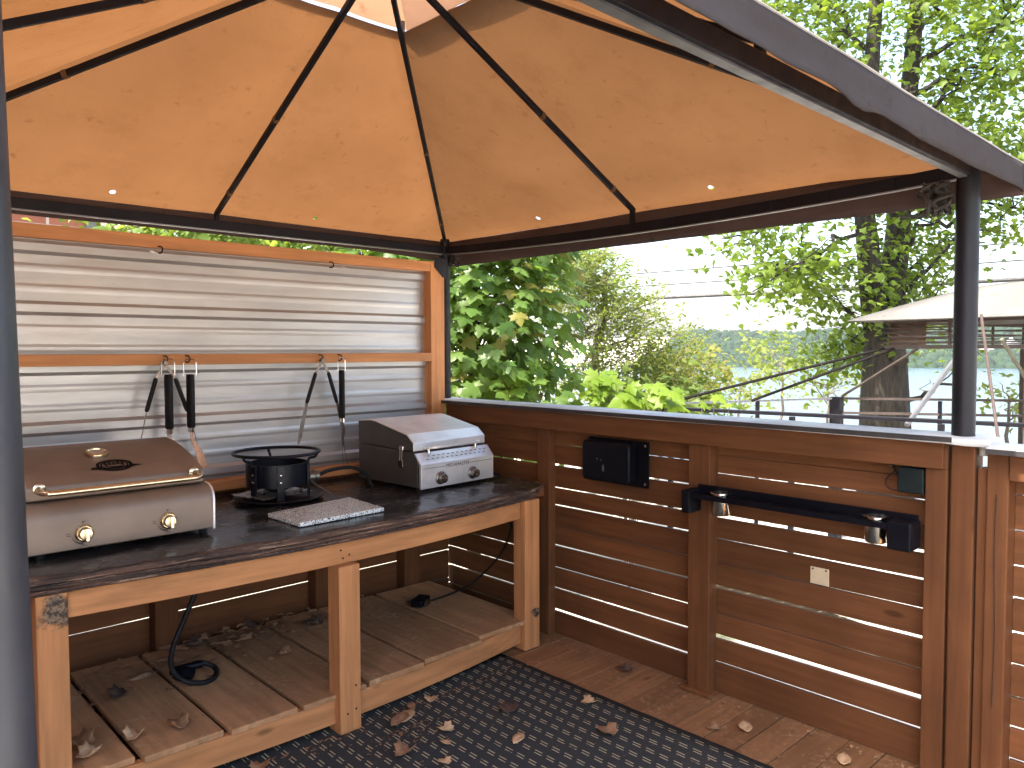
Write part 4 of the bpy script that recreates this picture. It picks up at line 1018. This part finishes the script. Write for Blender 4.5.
for i in range(680):
    u = RNG.uniform(0, 1) ** .8; h = RNG.uniform(0, 1)
    # outline of the crown in its own frame: right hand edge leans out low, narrow top
    wr = 172 * (1 - h) ** .85 + 16; colx = 600 + RNG.uniform(-95, 1) * (1 - .4 * h) + wr * u; row = 392 - 152 * h
    q = spot(colx, row, 11 + RNG.uniform(-1.0, 1.2)); L_ = RNG.uniform(.35, .75)
    dv = (cR * RNG.uniform(.2, 1.0) + Vector((0, 0, RNG.uniform(.1, .8))) + cF * RNG.uniform(-.4, .4)).normalized()
    ends.append((q - dv * L_, q))
fr_ = fronds('locust_tree', 'airy pale green feathery tree between the maple and the lake', spot(585, 480, 11.4), None, ends, FE, trunk_to=spot(605, 270, 11.2), leaflet=.085, nl=20)
m = MB()
for i in range(9):
    h = RNG.uniform(.0, .9); a = spot(585, 400 - 120 * h, 11.3); limb(m, a, spot(600 + RNG.uniform(-60, 110) * (1 - .5 * h), 360 - 120 * h + RNG.uniform(-20, 5), 11.2 + RNG.uniform(-.7, .7)), .022, .006, .10, 5, 6)
m.build('limbs', BARK2, fr_, smooth=True)

# --- low bright shoots poking above the cap
YG = leaf_mat('bright_leaf', (.11, .18, .02), (.15, .22, .03), (.28, .42, .03), .5, .4)
def shoot(base_px, d, leaves, label, size, mat, name='maple_sapling'):
    b = spot(base_px, 470, d); b.z = ground_z(b.x, b.y); t = empty(name, b, label, 'plant'); m = MB(); pos = []; nr = []; tp = []; sz = []
    for (x, y) in leaves:
        q = spot(x, y, d + RNG.uniform(-.25, .25)); a = Vector((b.x, b.y, max(b.z, q.z - .9))); m.tube(bez([b, a.lerp(q, .3), q], 4), [.003] * 9, 4)
        pos.append(q); nr.append(Vector((-.3, -.4, .8)) + Vector(RNG.normal(0, .3, 3))); tp.append(cR * RNG.uniform(-1, 1) + Vector((0, 0, -.4)) + Vector(RNG.normal(0, .2, 3))); sz.append(size * RNG.uniform(.7, 1.2))
    m.build('stem', BARK2, t, smooth=True); leaf_cloud('leaves', np.array(pos), np.array(nr), np.array(tp), np.array(sz), MAPLE, mat, t)
lv = [(592 + 95 * u, 402 - RNG.uniform(-8, 30) * (1 - .6 * u)) for u in RNG.uniform(0, 1, 46) ** 1.3] + [(598, 374), (604, 370), (612, 378), (580, 394), (570, 402), (610, 385)]
shoot(630, 6.6, lv, 'bright yellow green maple sapling peeking over the fence cap', .20, YG)
shoot(705, 6.2, [(702, 402), (731, 404), (716, 395)], 'three single bright leaves on a thin shoot by the railing', .12, YG)

# --- saplings in front of the lake
def sapling(label, px_c, py_c, wx, hy, d, n, mat, size, stems, name='lakeside_sapling', half=SIMPLE, dd=.9):
    b = spot(px_c, 470, d); b.z = ground_z(b.x, b.y); t = empty(name, b, label, 'tree', 'saplings in front of the lake'); m = MB()
    ctr = [spot(px_c + RNG.uniform(-wx, wx), py_c + RNG.uniform(-hy, hy), d + RNG.uniform(-dd, dd)) for i in range(stems)]
    top = spot(px_c, py_c, d); limb(m, b, top, .045, .016, .04, 6)
    pos = []; 
    for c in ctr:
        a = b.lerp(top, RNG.uniform(.75, 1)); limb(m, a, c, .012, .004, .12, 5, 5)
        k = n // stems; w = RNG.normal(0, 1, (k, 3)) * np.array([.16, .16, .11]) * d / 9; pos.append(np.array(c) + w)
    pos = np.concatenate(pos); k = len(pos)
    m.build('trunk', BARK2, t, smooth=True)
    nr = np.array([-.2, -.3, .8]) + RNG.normal(0, .55, (k, 3)); tp = RNG.normal(0, 1, (k, 3)) + np.array([0, 0, -.5])
    leaf_cloud('crown', pos, nr, tp, size * RNG.uniform(.65, 1.3, k), half, mat, t); return t
YEL = leaf_mat('yellowing_leaf', (.14, .15, .03), (.18, .17, .04), (.32, .32, .05), .5, .5)
MIX = leaf_mat('sapling_leaf', (.10, .14, .03), (.15, .17, .04), (.25, .31, .055), .48, .5)
sapling('yellowish bush rising beside the feathery tree at the fence', 684, 378, 40, 20, 13, 420, YEL, .15, 18)
sapling('pale sapling with yellow tinged top standing before the lake', 782, 356, 34, 20, 16, 250, MIX, .14, 12)
sapling('thin sapling with sparse leaves left of the big trunk', 828, 382, 40, 18, 15, 170, MIX, .12, 11)
sapling('green bush low behind the railing at the feathery tree foot', 660, 395, 60, 16, 10.5, 560, leaf_mat('bush_leaf', (.06, .10, .025), (.10, .14, .03), (.20, .28, .04), .45), .14, 16)
sapling('narrow sapling with light leaves just right of the post', 1010, 398, 26, 16, 11, 130, MIX, .10, 7)
sapling('wispy sapling rising over the straps before the water', 740, 384, 30, 18, 14, 170, MIX, .12, 9)

# --- the big double-stemmed tree
TD = 9.6
bt = empty('maple_tree', spot(886, 560, TD), 'tall double stemmed maple with rough bark towering behind the railing', 'tree')
fork_ = spot(884, 338, TD)
m = MB()
base = Vector(spot(888, 560, TD)); base.z = ground_z(base.x, base.y) - .2
m.tube(bez([base, base.lerp(fork_, .25) + Vector((.01, 0, 0)), base.lerp(fork_, .6), base.lerp(fork_, .85), fork_], 5), [.36 - .135 * i / 20 for i in range(21)], 18)
s1 = bez([spot(880, 350, TD), spot(872, 300, TD - .1), spot(866, 250, TD - .15), spot(861, 190, TD - .15), spot(866, 80, TD - .1), spot(872, -40, TD), spot(880, -260, TD)], 5)
m.tube(s1, [.17 - .12 * i / (len(s1) - 1) for i in range(len(s1))], 14)
s2 = bez([spot(888, 352, TD), spot(889, 300, TD + .1), spot(894, 250, TD + .2), spot(898, 190, TD + .25), spot(905, 80, TD + .35), spot(915, -60, TD + .4), spot(930, -260, TD + .4)], 5)
m.tube(s2, [.20 - .15 * i / (len(s2) - 1) for i in range(len(s2))], 14)
# knobbly burl and cut stub
m.tube(bez([spot(893, 352, TD - .2), spot(899, 356, TD - .35), spot(901, 362, TD - .42)], 4), [.09] * 9, 10)
m.build('trunk', BARK, bt, smooth=True)
m = MB(); tips = []
LB = [((862, 230), (752, 292), .05), ((866, 260), (775, 270), .04), ((862, 200), (720, 240), .05), ((880, 330), (800, 290), .03), ((886, 320), (950, 235), .06), ((890, 300), (1010, 210), .05), ((895, 260), (985, 150), .05),
      ((862, 150), (760, 60), .06), ((866, 90), (770, -40), .06), ((900, 150), (1000, 20), .07), ((903, 100), (1060, 60), .06), ((895, 220), (1090, 190), .05), ((864, 180), (800, 120), .04), ((905, 60), (960, -80), .06), ((870, 40), (830, -120), .05),
      ((880, 345), (830, 345), .025), ((886, 372), (852, 350), .02), ((890, 335), (925, 305), .03), ((900, 180), (940, 110), .04), ((905, 70), (1080, -40), .06), ((868, 60), (700, -60), .05)]
for (a, b, r) in LB:
    dd = RNG.uniform(-1.6, 1.6); p = spot(a[0], a[1], TD); q = spot(b[0], b[1], TD + dd); pts = limb(m, p, q, r * .62, .007, .10, 7, 9)
    tips.append((pts, (q - p).length))
    for k in range(7):
        i = RNG.integers(3, 10); o_ = pts[min(i, 9)]; d_ = (q - p).normalized() * .6 + Vector(RNG.normal(0, .5, 3)); e = o_ + d_.normalized() * RNG.uniform(.35, .95)
        pp = limb(m, o_, e, .012, .003, .1, 5, 5); tips.append((pp, .6))
dl = limb(m, spot(905, 402, TD), spot(965, 378, TD - .5), .035, .012, .10, 6, 8); limb(m, dl[5], spot(985, 350, TD - .6), .010, .003, .12, 5, 5); limb(m, dl[4], spot(950, 362, TD - .4), .008, .003, .2, 5, 5); limb(m, dl[2], spot(930, 380, TD - .4), .008, .003, .2, 5, 5)
m.build('limbs', BARK, bt, smooth=True)
pos = []
for pts, ln in tips:
    k = int(66 * max(.6, min(ln, 2.2)))
    for i in range(k):
        t = RNG.uniform(.30, 1.08) * (len(pts) - 1); a = pts[min(int(t), len(pts) - 1)]; pos.append(np.array(a) + RNG.normal(0, 1, 3) * np.array([.24, .24, .17]))
for st in (s1, s2):
    for i in range(300):
        a = st[RNG.integers(2, 18)]; pos.append(np.array(a) + RNG.normal(0, 1, 3) * np.array([.16, .16, .2]) + np.array([-.12, -.16, 0]))
# extra clumps that fill the upper crown
pos = np.array(pos); ex = []
for i in range(330):
    c = spot(RNG.uniform(740, 1130), RNG.uniform(-150, 200), TD + RNG.uniform(-1.8, 2.4)); ex.append(np.array(c) + RNG.normal(0, 1, (44, 3)) * np.array([.30, .30, .16]))
pos = np.concatenate([pos] + ex)
pos, = clear_of(pos, wall_x=2.2)
k = len(pos); d = RNG.normal(0, .5, (k, 3)) + np.array([-.15, -.25, .75])
leaf_cloud('crown', pos, d, RNG.normal(0, .7, (k, 3)) + np.array([0, 0, -.6]), RNG.uniform(.075, .132, k), SIMPLE, leaf_mat('tall_maple_leaf', (.066, .110, .018), (.110, .158, .026), (.25, .35, .030), .52, .45), bt)

# --- trees behind the metal wall
def bush_tree(label, c, r, h0, n, size, mat, name='garden_tree', half=SIMPLE):
    t = empty(name, (c[0], c[1], ground_z(c[0], c[1])), label, 'tree', 'trees behind the metal wall'); m = MB(); limb(m, (c[0], c[1], ground_z(c[0], c[1]) - .1), (c[0], c[1], c[2]), .08, .03, .06)
    cl = [blob_points(1, c, r, .2)[0][0] for i in range(14)]
    for q in cl: limb(m, (c[0], c[1], max(h0, q[2] - .8)), q, .02, .006, .12, 5, 5)
    m.build('trunk', BARK, t, smooth=True)
    pos = np.concatenate([q + RNG.normal(0, 1, (n // 14, 3)) * np.array(r) * .30 for q in cl]); k = len(pos)
    pos = pos[pos[:, 1] > .45]; k = len(pos)
    leaf_cloud('crown', pos, RNG.normal(0, .5, (k, 3)) + np.array([0, -.3, .7]), RNG.normal(0, .7, (k, 3)) + np.array([0, 0, -.6]), size * RNG.uniform(.7, 1.3, k), half, mat, t)
GL1 = leaf_mat('garden_leaf', (.07, .13, .03), (.16, .22, .05), (.36, .46, .06), .45)
bush_tree('leafy garden tree behind the metal wall, middle of the gap', (.15, 4.0, 2.7), (1.1, .9, .9), 1.2, 1700, .12, GL1)
bush_tree('garden tree behind the wall nearest the corner post', (1.5, 3.3, 2.6), (1.0, .9, 1.0), 1.2, 1700, .13, GL1)
bush_tree('yellow green garden tree further back behind the wall', (1.0, 5.6, 3.2), (1.5, 1.0, 1.1), 1.3, 1500, .13, YG)

# ================================================================== BRICK HOUSE behind the wall
def brick_mat():
    m, nt, out = new_mat('red_brick'); b = bsdf(nt, out); tc = N(nt, 'ShaderNodeTexCoord'); mp_ = N(nt, 'ShaderNodeMapping'); mp_.inputs['Rotation'].default_value = (R(90), 0, 0)
    L(nt, tc.outputs['Object'], mp_.inputs[0]); t = N(nt, 'ShaderNodeTexBrick'); L(nt, mp_.outputs[0], t.inputs[0])
    t.inputs['Color1'].default_value = (.45, .16, .09, 1); t.inputs['Color2'].default_value = (.36, .12, .07, 1); t.inputs['Mortar'].default_value = (.6, .5, .42, 1)
    t.inputs['Scale'].default_value = 1; t.inputs['Brick Width'].default_value = .62; t.inputs['Row Height'].default_value = .21; t.inputs['Mortar Size'].default_value = .016
    L(nt, t.outputs['Color'], b.inputs['Base Color']); b.inputs['Roughness'].default_value = .9; return m
hs = empty('brick_house', (-3.6, 8.4, -.5), 'red brick house with pale metal porch roof behind the wall', 'house')
MB().box(-9.4, -.42, 6.4, 10.5, -.6, 4.6).build('wall', brick_mat(), hs)
MB().box(-9.5, -4.45, -3.3, 6.39, -.6, 4.25).build('wall', bpy.data.materials['red_brick'], hs)  # unseen wing, added to block sky light and sun from the left
MB().prism([(-9.8, 4.251), (-6.98, 5.7), (-4.3, 4.251)], lambda u, v, w: (u, w, v), -3.5, 6.38).build('roof', plain('added_wing_shingle', (.13, .125, .12), .9, 0, .3, 6, .4), hs)  # roof of the added light-blocking wing
MB().box(-.419, -.27, 6.36, 6.52, -.6, 4.6).build('corner_trim', plain('grey_trim', (.22, .21, .2), .6), hs, bevel=.005)
rf = MB().prism([(-7.9, 4.6), (-3.9, 6.6), (.1, 4.6)], lambda u, v, w: (u, w, v), 6.0, 10.9).build('roof', plain('grey_shingle', (.13, .125, .12), .9, 0, .3, 6, .4), hs)
MB().add([(-.265, 6.45, 3.42), (.95, 6.45, 2.98), (.95, 8.2, 2.98), (-.265, 8.2, 3.42)], [(0, 1, 2, 3)]).build('porch_roof', plain('white_metal_roof', (.72, .70, .67), .4, .2), hs, solid=.05)
WHP = plain('white_paint', (.78, .76, .72), .5)
for y in (6.5, 8.05): MB().box(.86, .94, y, y + .08, -.55, 2.97).build('porch_post', WHP, hs)
DGL = plain('dark_glass', (.03, .035, .04), .1)
for x in (-6.2, -3.4): MB().box(x, x + 1.1, 6.375, 6.399, .9, 2.3).build('window', DGL, hs)

# ================================================================== SECOND GAZEBO, RAILING AND LOWER DECK
e_ = Vector((-.22, -.975, 0)).normalized(); g_ = Vector((.975, -.22, 0)).normalized(); T0 = Vector((4.44, -.71, 0))
def G(a, b, z): p = T0 + e_ * a + g_ * b; return Vector((p.x, p.y, z))
DKZ = -.25
dk = MB()
for i in range(34): 
    a = -1.6 + i * .165; dk.hexa([G(a, -1.9, DKZ - .04), G(a + .158, -1.9, DKZ - .04), G(a + .158, 4.2, DKZ - .04), G(a, 4.2, DKZ - .04), G(a, -1.9, DKZ), G(a + .158, -1.9, DKZ), G(a + .158, 4.2, DKZ), G(a, 4.2, DKZ)])
tag(dk.build('lower_deck', wood('bleached_deck', (.56, .52, .45), 'x', dirt=.3), org=G(1, 1, DKZ)), kind='structure')
g2 = empty('gazebo', G(2.0, 1.5, DKZ), 'second gazebo with cream roof and lattice band on lower deck', 'gazebo')
CREAM = fabric('cream_canvas', (.175, .170, .162), (.09, .082, .072), .25)
BRN = plain('brown_metal', (.066, .050, .044), .6, 0, .3, 8, spec=.2)
LA, LB_ = 4.2, 3.0; ze = 1.885
def loop2(ins, z, n=10):
    c = [G(ins, ins, z), G(LA - ins, ins, z), G(LA - ins, LB_ - ins, z), G(ins, LB_ - ins, z)]; r = []
    for i in range(4):
        for k in range(n): r.append(c[i].lerp(c[(i + 1) % 4], k / n) + Vector((0, 0, -.012 * math.sin(math.pi * k / n) if ins < .1 else 0)))
    return r + [r[0]]
MB().sheet([loop2(-.02, ze - .01), loop2(0, ze), loop2(.25, ze + .105), loop2(.7, 2.165), loop2(.95, 2.215), loop2(1.25, 2.24), loop2(1.49, 2.25)]).build('canopy', CREAM, g2, smooth=True, solid=.006)
fi = .22
def frame_side(p, q, name='lattice'):
    m = MB()
    for z, h in ((1.855, .022), (1.800, .014), (1.755, .014), (1.710, .014), (1.665, .014), (1.622, .034)): m.bar(p + Vector((0, 0, z)), q + Vector((0, 0, z)), .022, h)
    n = max(2, int((q - p).length / .62))
    for i in range(n + 1):
        c = p.lerp(q, i / n); m.bar(c + Vector((0, 0, 1.61)), c + Vector((0, 0, 1.868)), .018, .022, up=tuple(e_))
    m.build(name, BRN, g2)
cs = [G(fi, fi, 0), G(LA - fi, fi, 0), G(LA - fi, LB_ - fi, 0), G(fi, LB_ - fi, 0)]
for i in range(4): frame_side(cs[i], cs[(i + 1) % 4])
for c in (G(1.02, fi + .002, 0), cs[1], cs[2], cs[3]):
    MB().bar(c + Vector((0, 0, DKZ)), c + Vector((0, 0, 1.60)), .045, .045, up=tuple(e_)).build('post', BRN, g2, bevel=.004)
# brown inner curtain edge hanging in the corner of the lattice
MB().sheet([[G(fi + .03 + .36 * i / 12, fi + .03 + .012 * math.sin(i * 1.3), z) for i in range(13)] for z in (1.86, 1.74, 1.63)]).build('curtain', fabric('brown_curtain', (.34, .25, .20), (.24, .15, .10), .35), g2, smooth=True, solid=.003)
# straps
def strap(name, label, p, q, r, mat, sag=.0):
    p, q = Vector(p), Vector(q); pts = [p.lerp(q, i / 10) - Vector((0, 0, sag * math.sin(math.pi * i / 10))) for i in range(11)]
    tag(MB().tube(pts, r, 6).build(name, mat, smooth=True), label, 'strap' if name != 'rope' else 'rope', 'lines tying down the second gazebo')
C0 = cs[0] + Vector((0, 0, 1.61))
RA0, RA1 = Vector((2.72, .235, 1.07)), Vector((3.26, -3.1, 1.07))
K = Vector((4.35, -.63, 0))
def at_rail(p, q, px_):   # point of segment p-q seen at a column (measured once), used for tie points
    best = min(range(101), key=lambda i: abs(512 + 770 * ((p.lerp(q, i / 100) - CAM).dot(cR)) / ((p.lerp(q, i / 100) - CAM).dot(cF)) - px_)); return p.lerp(q, best / 100)
strap('tie_strap', 'longest dark strap from the second gazebo corner down to the railing end', C0, spot(655, 406, 7.05), .014, STRAPM)
strap('tie_strap', 'middle dark strap from gazebo corner to the thin rail post', C0 + e_ * .10, spot(752, 401, 7.3), .014, STRAPM)
strap('tie_strap', 'shortest brown strap from lattice band to the square rail post', C0 + e_ * .34, spot(842, 397, 7.45), .014, plain('weathered_strap', (.05, .04, .034), .8, spec=.1))
strap('tie_strap', 'grey metal brace leaning beside the big trunk behind the post', spot(962, 350, 6.3), spot(908, 426, 5.9), .021, plain('brace_metal', (.10, .10, .105), .5, .3))
strap('tie_strap', 'dark brace slanting down from lattice at right picture edge', spot(1001, 340, 6.3), spot(1042, 404, 6.6), .016, plain('olive_strap', (.09, .085, .06), .6))
strap('rope', 'twisted brown rope hanging from the cream roof right of the post', spot(980, 316, 6.05), spot(1001, 446, 5.3), .011, plain('rope_fibre', (.055, .035, .03), .8, bumpy=.8, bscale=200))
# railing
rl_ = empty('deck_railing', (3.5, -1.2, DKZ), 'dark metal railing round the lower deck behind the fence cap', 'railing')
MB().bar(RA0, RA1, .030, .030).build('rail', CHARCOAL, rl_, bevel=.004)
MB().bar(RA0 + Vector((.20, .0, -.01)), RA1 + Vector((.20, 0, -.01)), .025, .022).build('rail', CHARCOAL, rl_, bevel=.004)
m = MB(); m.box(2.66, 2.80, .16, .30, 1.02, 1.10); m.build('rail_bracket', BLACKP, rl_, bevel=.004)
for t_ in (0.02, .34, .66, .98):
    c = RA0.lerp(RA1, t_); MB().bar((c.x, c.y, DKZ), (c.x, c.y, 1.05), .04, .04, up=(0, 1, 0)).build('post', CHARCOAL, rl_, bevel=.003)
B0 = Vector((K.x, K.y, 0)); B1 = spot(1024, 350, 7.07); B1.z = 0; B1 = B0 + (B1 - B0) * 1.9
A1 = spot(668, 350, 7.3); A1.z = 0
for z, h in ((1.125, .022), (.985, .022)):
    MB().bar(B0 + Vector((0, 0, z)), B1 + Vector((0, 0, z)), .03, h).build('rail', BRN, rl_)
MB().bar(A1 + Vector((0, 0, 1.09)), B0 + Vector((0, 0, 1.125)), .02, .018).build('rail', GREYM, rl_)
MB().bar(B0 + Vector((0, 0, DKZ)), B0 + Vector((0, 0, 1.14)), .10, .10, up=(0, 1, 0)).build('post', CHARCOAL, rl_, bevel=.004)
for c in (spot(758, 350, 7.4), spot(941, 350, 7.25), B0.lerp(B1, .85)):
    MB().bar((c.x, c.y, DKZ), (c.x, c.y, 1.11), .03, .03, up=(0, 1, 0)).build('post', CHARCOAL, rl_)

# ================================================================== POWER LINES
WIRE = plain('wire_black', (.02, .02, .022), .6)
for i, (ya, yb, r, lab) in enumerate(((277, 243, .021, 'uppermost thin power line above the lake'), (289, 261, .021, 'middle thin power line above the lake'), (300.5, 280, .058, 'lowest thick power line above the lake'))):
    p, q = spot(592, ya, 24), spot(1024, yb, 19); d_ = q - p; p2, q2 = p - d_ * 1.2, q + d_ * 1.2
    pts = [p2.lerp(q2, k / 24) + Vector((0, 0, .25 * (2 * k / 24 - 1) ** 2 - .03)) for k in range(25)]
    tag(MB().tube(pts, r, 6).build('power_line', WIRE, smooth=True), lab, 'power line', 'power lines over the lake')
# poles that carry them, outside the frame at both ends
for k, (sgn, lab) in enumerate(((0, 'wooden utility pole past the maple carrying the lines'), (24, 'wooden utility pole far right carrying the lines'))):
    p = spot(592, 290, 24); q = spot(1024, 260, 19); c = p - (q - p) * 1.2 if sgn == 0 else q + (q - p) * 1.2; t = empty('utility_pole', (c.x, c.y, ground_z(c.x, c.y)), lab, 'pole')
    MB().tube([(c.x, c.y, ground_z(c.x, c.y) - .3), (c.x, c.y, c.z + 1.3)], [.15, .11], 12).build('shaft', BARK2, t, smooth=True); MB().bar(Vector((c.x, c.y, c.z + .6)) - GL * .7, Vector((c.x, c.y, c.z + .6)) + GL * .7, .09, .11).build('cross_arm', BARK2, t)

# ================================================================== FAR SHORE
def ico(n=1):
    import bmesh
    bm = bmesh.new(); bmesh.ops.create_icosphere(bm, subdivisions=n, radius=1); bm.verts.ensure_lookup_table()
    v = np.array([x.co[:] for x in bm.verts]); f = np.array([[y.index for y in x.verts] for x in bm.faces]); bm.free(); return v, f
IV, IF = ico(2); V = []; F = []; nv = 0
for i in range(5200):
    s_ = 588 + RNG.uniform(0, 1) ** 1.3 * 330; t_ = RNG.uniform(-470, 120); p = GL * s_ + GT * t_; z = ground_z(p.x, p.y)
    r = RNG.uniform(2.2, 4.4); sc = np.array([r, r, r * RNG.uniform(.9, 1.3)]); jit = RNG.uniform(.78, 1.15, (len(IV), 1))
    V.append(IV * jit * sc + np.array([p.x, p.y, z + r * .9])); F.append(IF + nv); nv += len(IV)
tag(raw_mesh('far_woods', np.concatenate(V), [np.concatenate(F)], leaf_mat('far_forest', (.010, .026, .014), (.022, .044, .020), (.03, .05, .015), .12, .9), None), kind='stuff')
# a few lighter trees one can tell apart along the far shore
SH = leaf_mat('shore_leaf', (.07, .12, .03), (.12, .17, .05), (.2, .28, .05), .3, .7)
for i, (px_, sz_, lab) in enumerate(((846, 5.2, 'rounded light tree at far shore left of the big trunk'), (918, 4.6, 'light green far shore tree right of the trunk'), (936, 5.4, 'taller light far shore tree beside the hidden post'), (903, 3.4, 'small far shore tree before the long white house'), (1012, 5.0, 'far shore tree right of the gabled white house'))):
    b = spot(px_, 366, 588); b.z = ground_z(b.x, b.y); t = empty('shore_tree', b, lab, 'tree', 'trees along the far shore'); MB().tube([b, b + Vector((0, 0, sz_ * .8))], [.4, .2], 6).build('trunk', BARK, t)
    pos = np.concatenate([np.array(b) + np.array([0, 0, sz_]) + RNG.normal(0, 1, (1, 3)) * np.array([1, 1, .8]) * sz_ * .4 + RNG.normal(0, 1, (60, 3)) * sz_ * .25 for k in range(9)]); k = len(pos)
    leaf_cloud('crown', pos, RNG.normal(0, 1, (k, 3)) + np.array([0, 0, .5]), RNG.normal(0, 1, (k, 3)), RNG.uniform(.9, 1.8, k), SIMPLE, SH, t)
def cottage(px_, row, d, w, dep, h, lab, gable):
    c = spot(px_, row, d); c.z = max(ground_z(c.x, c.y), -10.6); t = empty('lake_house', c, lab, 'house', 'white houses on the far shore')
    u = cR; f = cF; P = lambda a, b, z: c + u * a + f * b + Vector((0, 0, z))
    MB().hexa([P(-w, -dep, -2), P(w, -dep, -2), P(w, dep, -2), P(-w, dep, -2), P(-w, -dep, h), P(w, -dep, h), P(w, dep, h), P(-w, dep, h)]).build('wall', plain('white_siding', (.78, .77, .75), .7), t)
    rm = plain('pale_roof', (.30, .30, .31), .8)
    if gable: MB().prism([(-w * 1.1, h + .01), (0, h + w * .8), (w * 1.1, h + .01)], lambda a, b, ww: P(a, ww, b), -dep * 1.1, dep * 1.1).build('roof', rm, t)
    else: MB().prism([(-dep * 1.15, h + .01), (0, h + dep * .7), (dep * 1.15, h + .01)], lambda a, b, ww: P(ww, a, b), -w * 1.05, w * 1.05).build('roof', rm, t)
    for k in range(3):
        a = (-.6 + .6 * k) * w; MB().hexa([P(a - .6, -dep - .12, h * .45), P(a + .6, -dep - .12, h * .45), P(a + .6, -dep - .02, h * .45), P(a - .6, -dep - .02, h * .45), P(a - .6, -dep - .12, h * .75), P(a + .6, -dep - .12, h * .75), P(a + .6, -dep - .02, h * .75), P(a - .6, -dep - .02, h * .75)]).build('window', plain('far_glass', (.05, .06, .07), .2), t)
cottage(984, 364, 592, 5.0, 4, 6.5, 'low white house on the far shore beside the post', False)
cottage(1010, 363, 600, 4.2, 4, 8, 'gabled white house on the far shore near right edge', True)
tag(MB().hexa([spot(955, 366.5, 585) + Vector((0, 0, z)) + cR * a + cF * b for z in (-1.5, .7) for a, b in ((0, 0), (60, 0), (60, 3), (0, 3))]).build('shore_wall', plain('shore_stone', (.5, .48, .44), .9)), 'pale low retaining wall along the far waterline', 'wall')

# ================================================================== HAZE
hz_m, nt, out = new_mat('lake_haze'); pv = N(nt, 'ShaderNodeVolumePrincipled'); pv.inputs['Color'].default_value = (.90, .94, 1, 1); pv.inputs['Density'].default_value = .00008
L(nt, pv.outputs[0], out.inputs['Volume'])
HAZE = True
if HAZE:
    m = MB(); c = [(-420, -560), (1700, -560), (1700, 1500), (-420, 1500)]
    m.hexa([(x, y, -24.0) for x, y in c] + [(x, y, 85.0) for x, y in c]); tag(m.build('haze', hz_m), kind='stuff')

# ================================================================== LIGHT, CAMERA
SUN_EL, SUN_AZ = R(57), R(275)            # azimuth from +Y towards +X
sd = Vector((math.sin(SUN_AZ) * math.cos(SUN_EL), math.cos(SUN_AZ) * math.cos(SUN_EL), math.sin(SUN_EL)))
sl = bpy.data.lights.new('sun', 'SUN'); sl.energy = 2.8; sl.angle = R(.6); sl.color = (1, .94, .85)
so = bpy.data.objects.new('sun', sl); COL.objects.link(so); so.rotation_euler = sd.to_track_quat('Z', 'Y').to_euler(); so.location = sd * 30
w = bpy.data.worlds.new('World'); SC.world = w; w.use_nodes = True; nt = w.node_tree; bgn = nt.nodes.get('Background')
sk = nt.nodes.new('ShaderNodeTexSky'); sk.sky_type = 'NISHITA'; sk.sun_disc = False; sk.sun_elevation = SUN_EL; sk.sun_rotation = SUN_AZ; sk.dust_density = 4.5; sk.air_density = 1.0; sk.ozone_density = .6
nt.links.new(sk.outputs[0], bgn.inputs[0]); bgn.inputs[1].default_value = .15
cd = bpy.data.cameras.new('camera'); co = bpy.data.objects.new('camera', cd); COL.objects.link(co); SC.camera = co
cd.sensor_fit = 'HORIZONTAL'; cd.sensor_width = 36; cd.lens = FPX * 36 / 1024; cd.clip_start = .05; cd.clip_end = 6000
F3 = Vector((math.sin(YAW) * math.cos(PIT), math.cos(YAW) * math.cos(PIT), -math.sin(PIT))); R3 = cR.copy(); U3 = R3.cross(F3)
R4 = R3 * math.cos(ROLL) + U3 * math.sin(ROLL); U4 = -R3 * math.sin(ROLL) + U3 * math.cos(ROLL)
co.matrix_world = Matrix(((R4.x, U4.x, -F3.x, CAM.x), (R4.y, U4.y, -F3.y, CAM.y), (R4.z, U4.z, -F3.z, CAM.z), (0, 0, 0, 1)))
SC.view_settings.view_transform = 'Standard'; SC.view_settings.look = 'None'; SC.view_settings.gamma = 1; SC.view_settings.exposure = 2.48
SC.render.engine = 'CYCLES'; cy = SC.cycles; cy.use_denoising = True; cy.max_bounces = 10; cy.diffuse_bounces = 5; cy.transmission_bounces = 6; cy.transparent_max_bounces = 8; cy.sample_clamp_indirect = 8; cy.volume_bounces = 1
try: cy.denoiser = 'OPENIMAGEDENOISE'
except Exception: pass
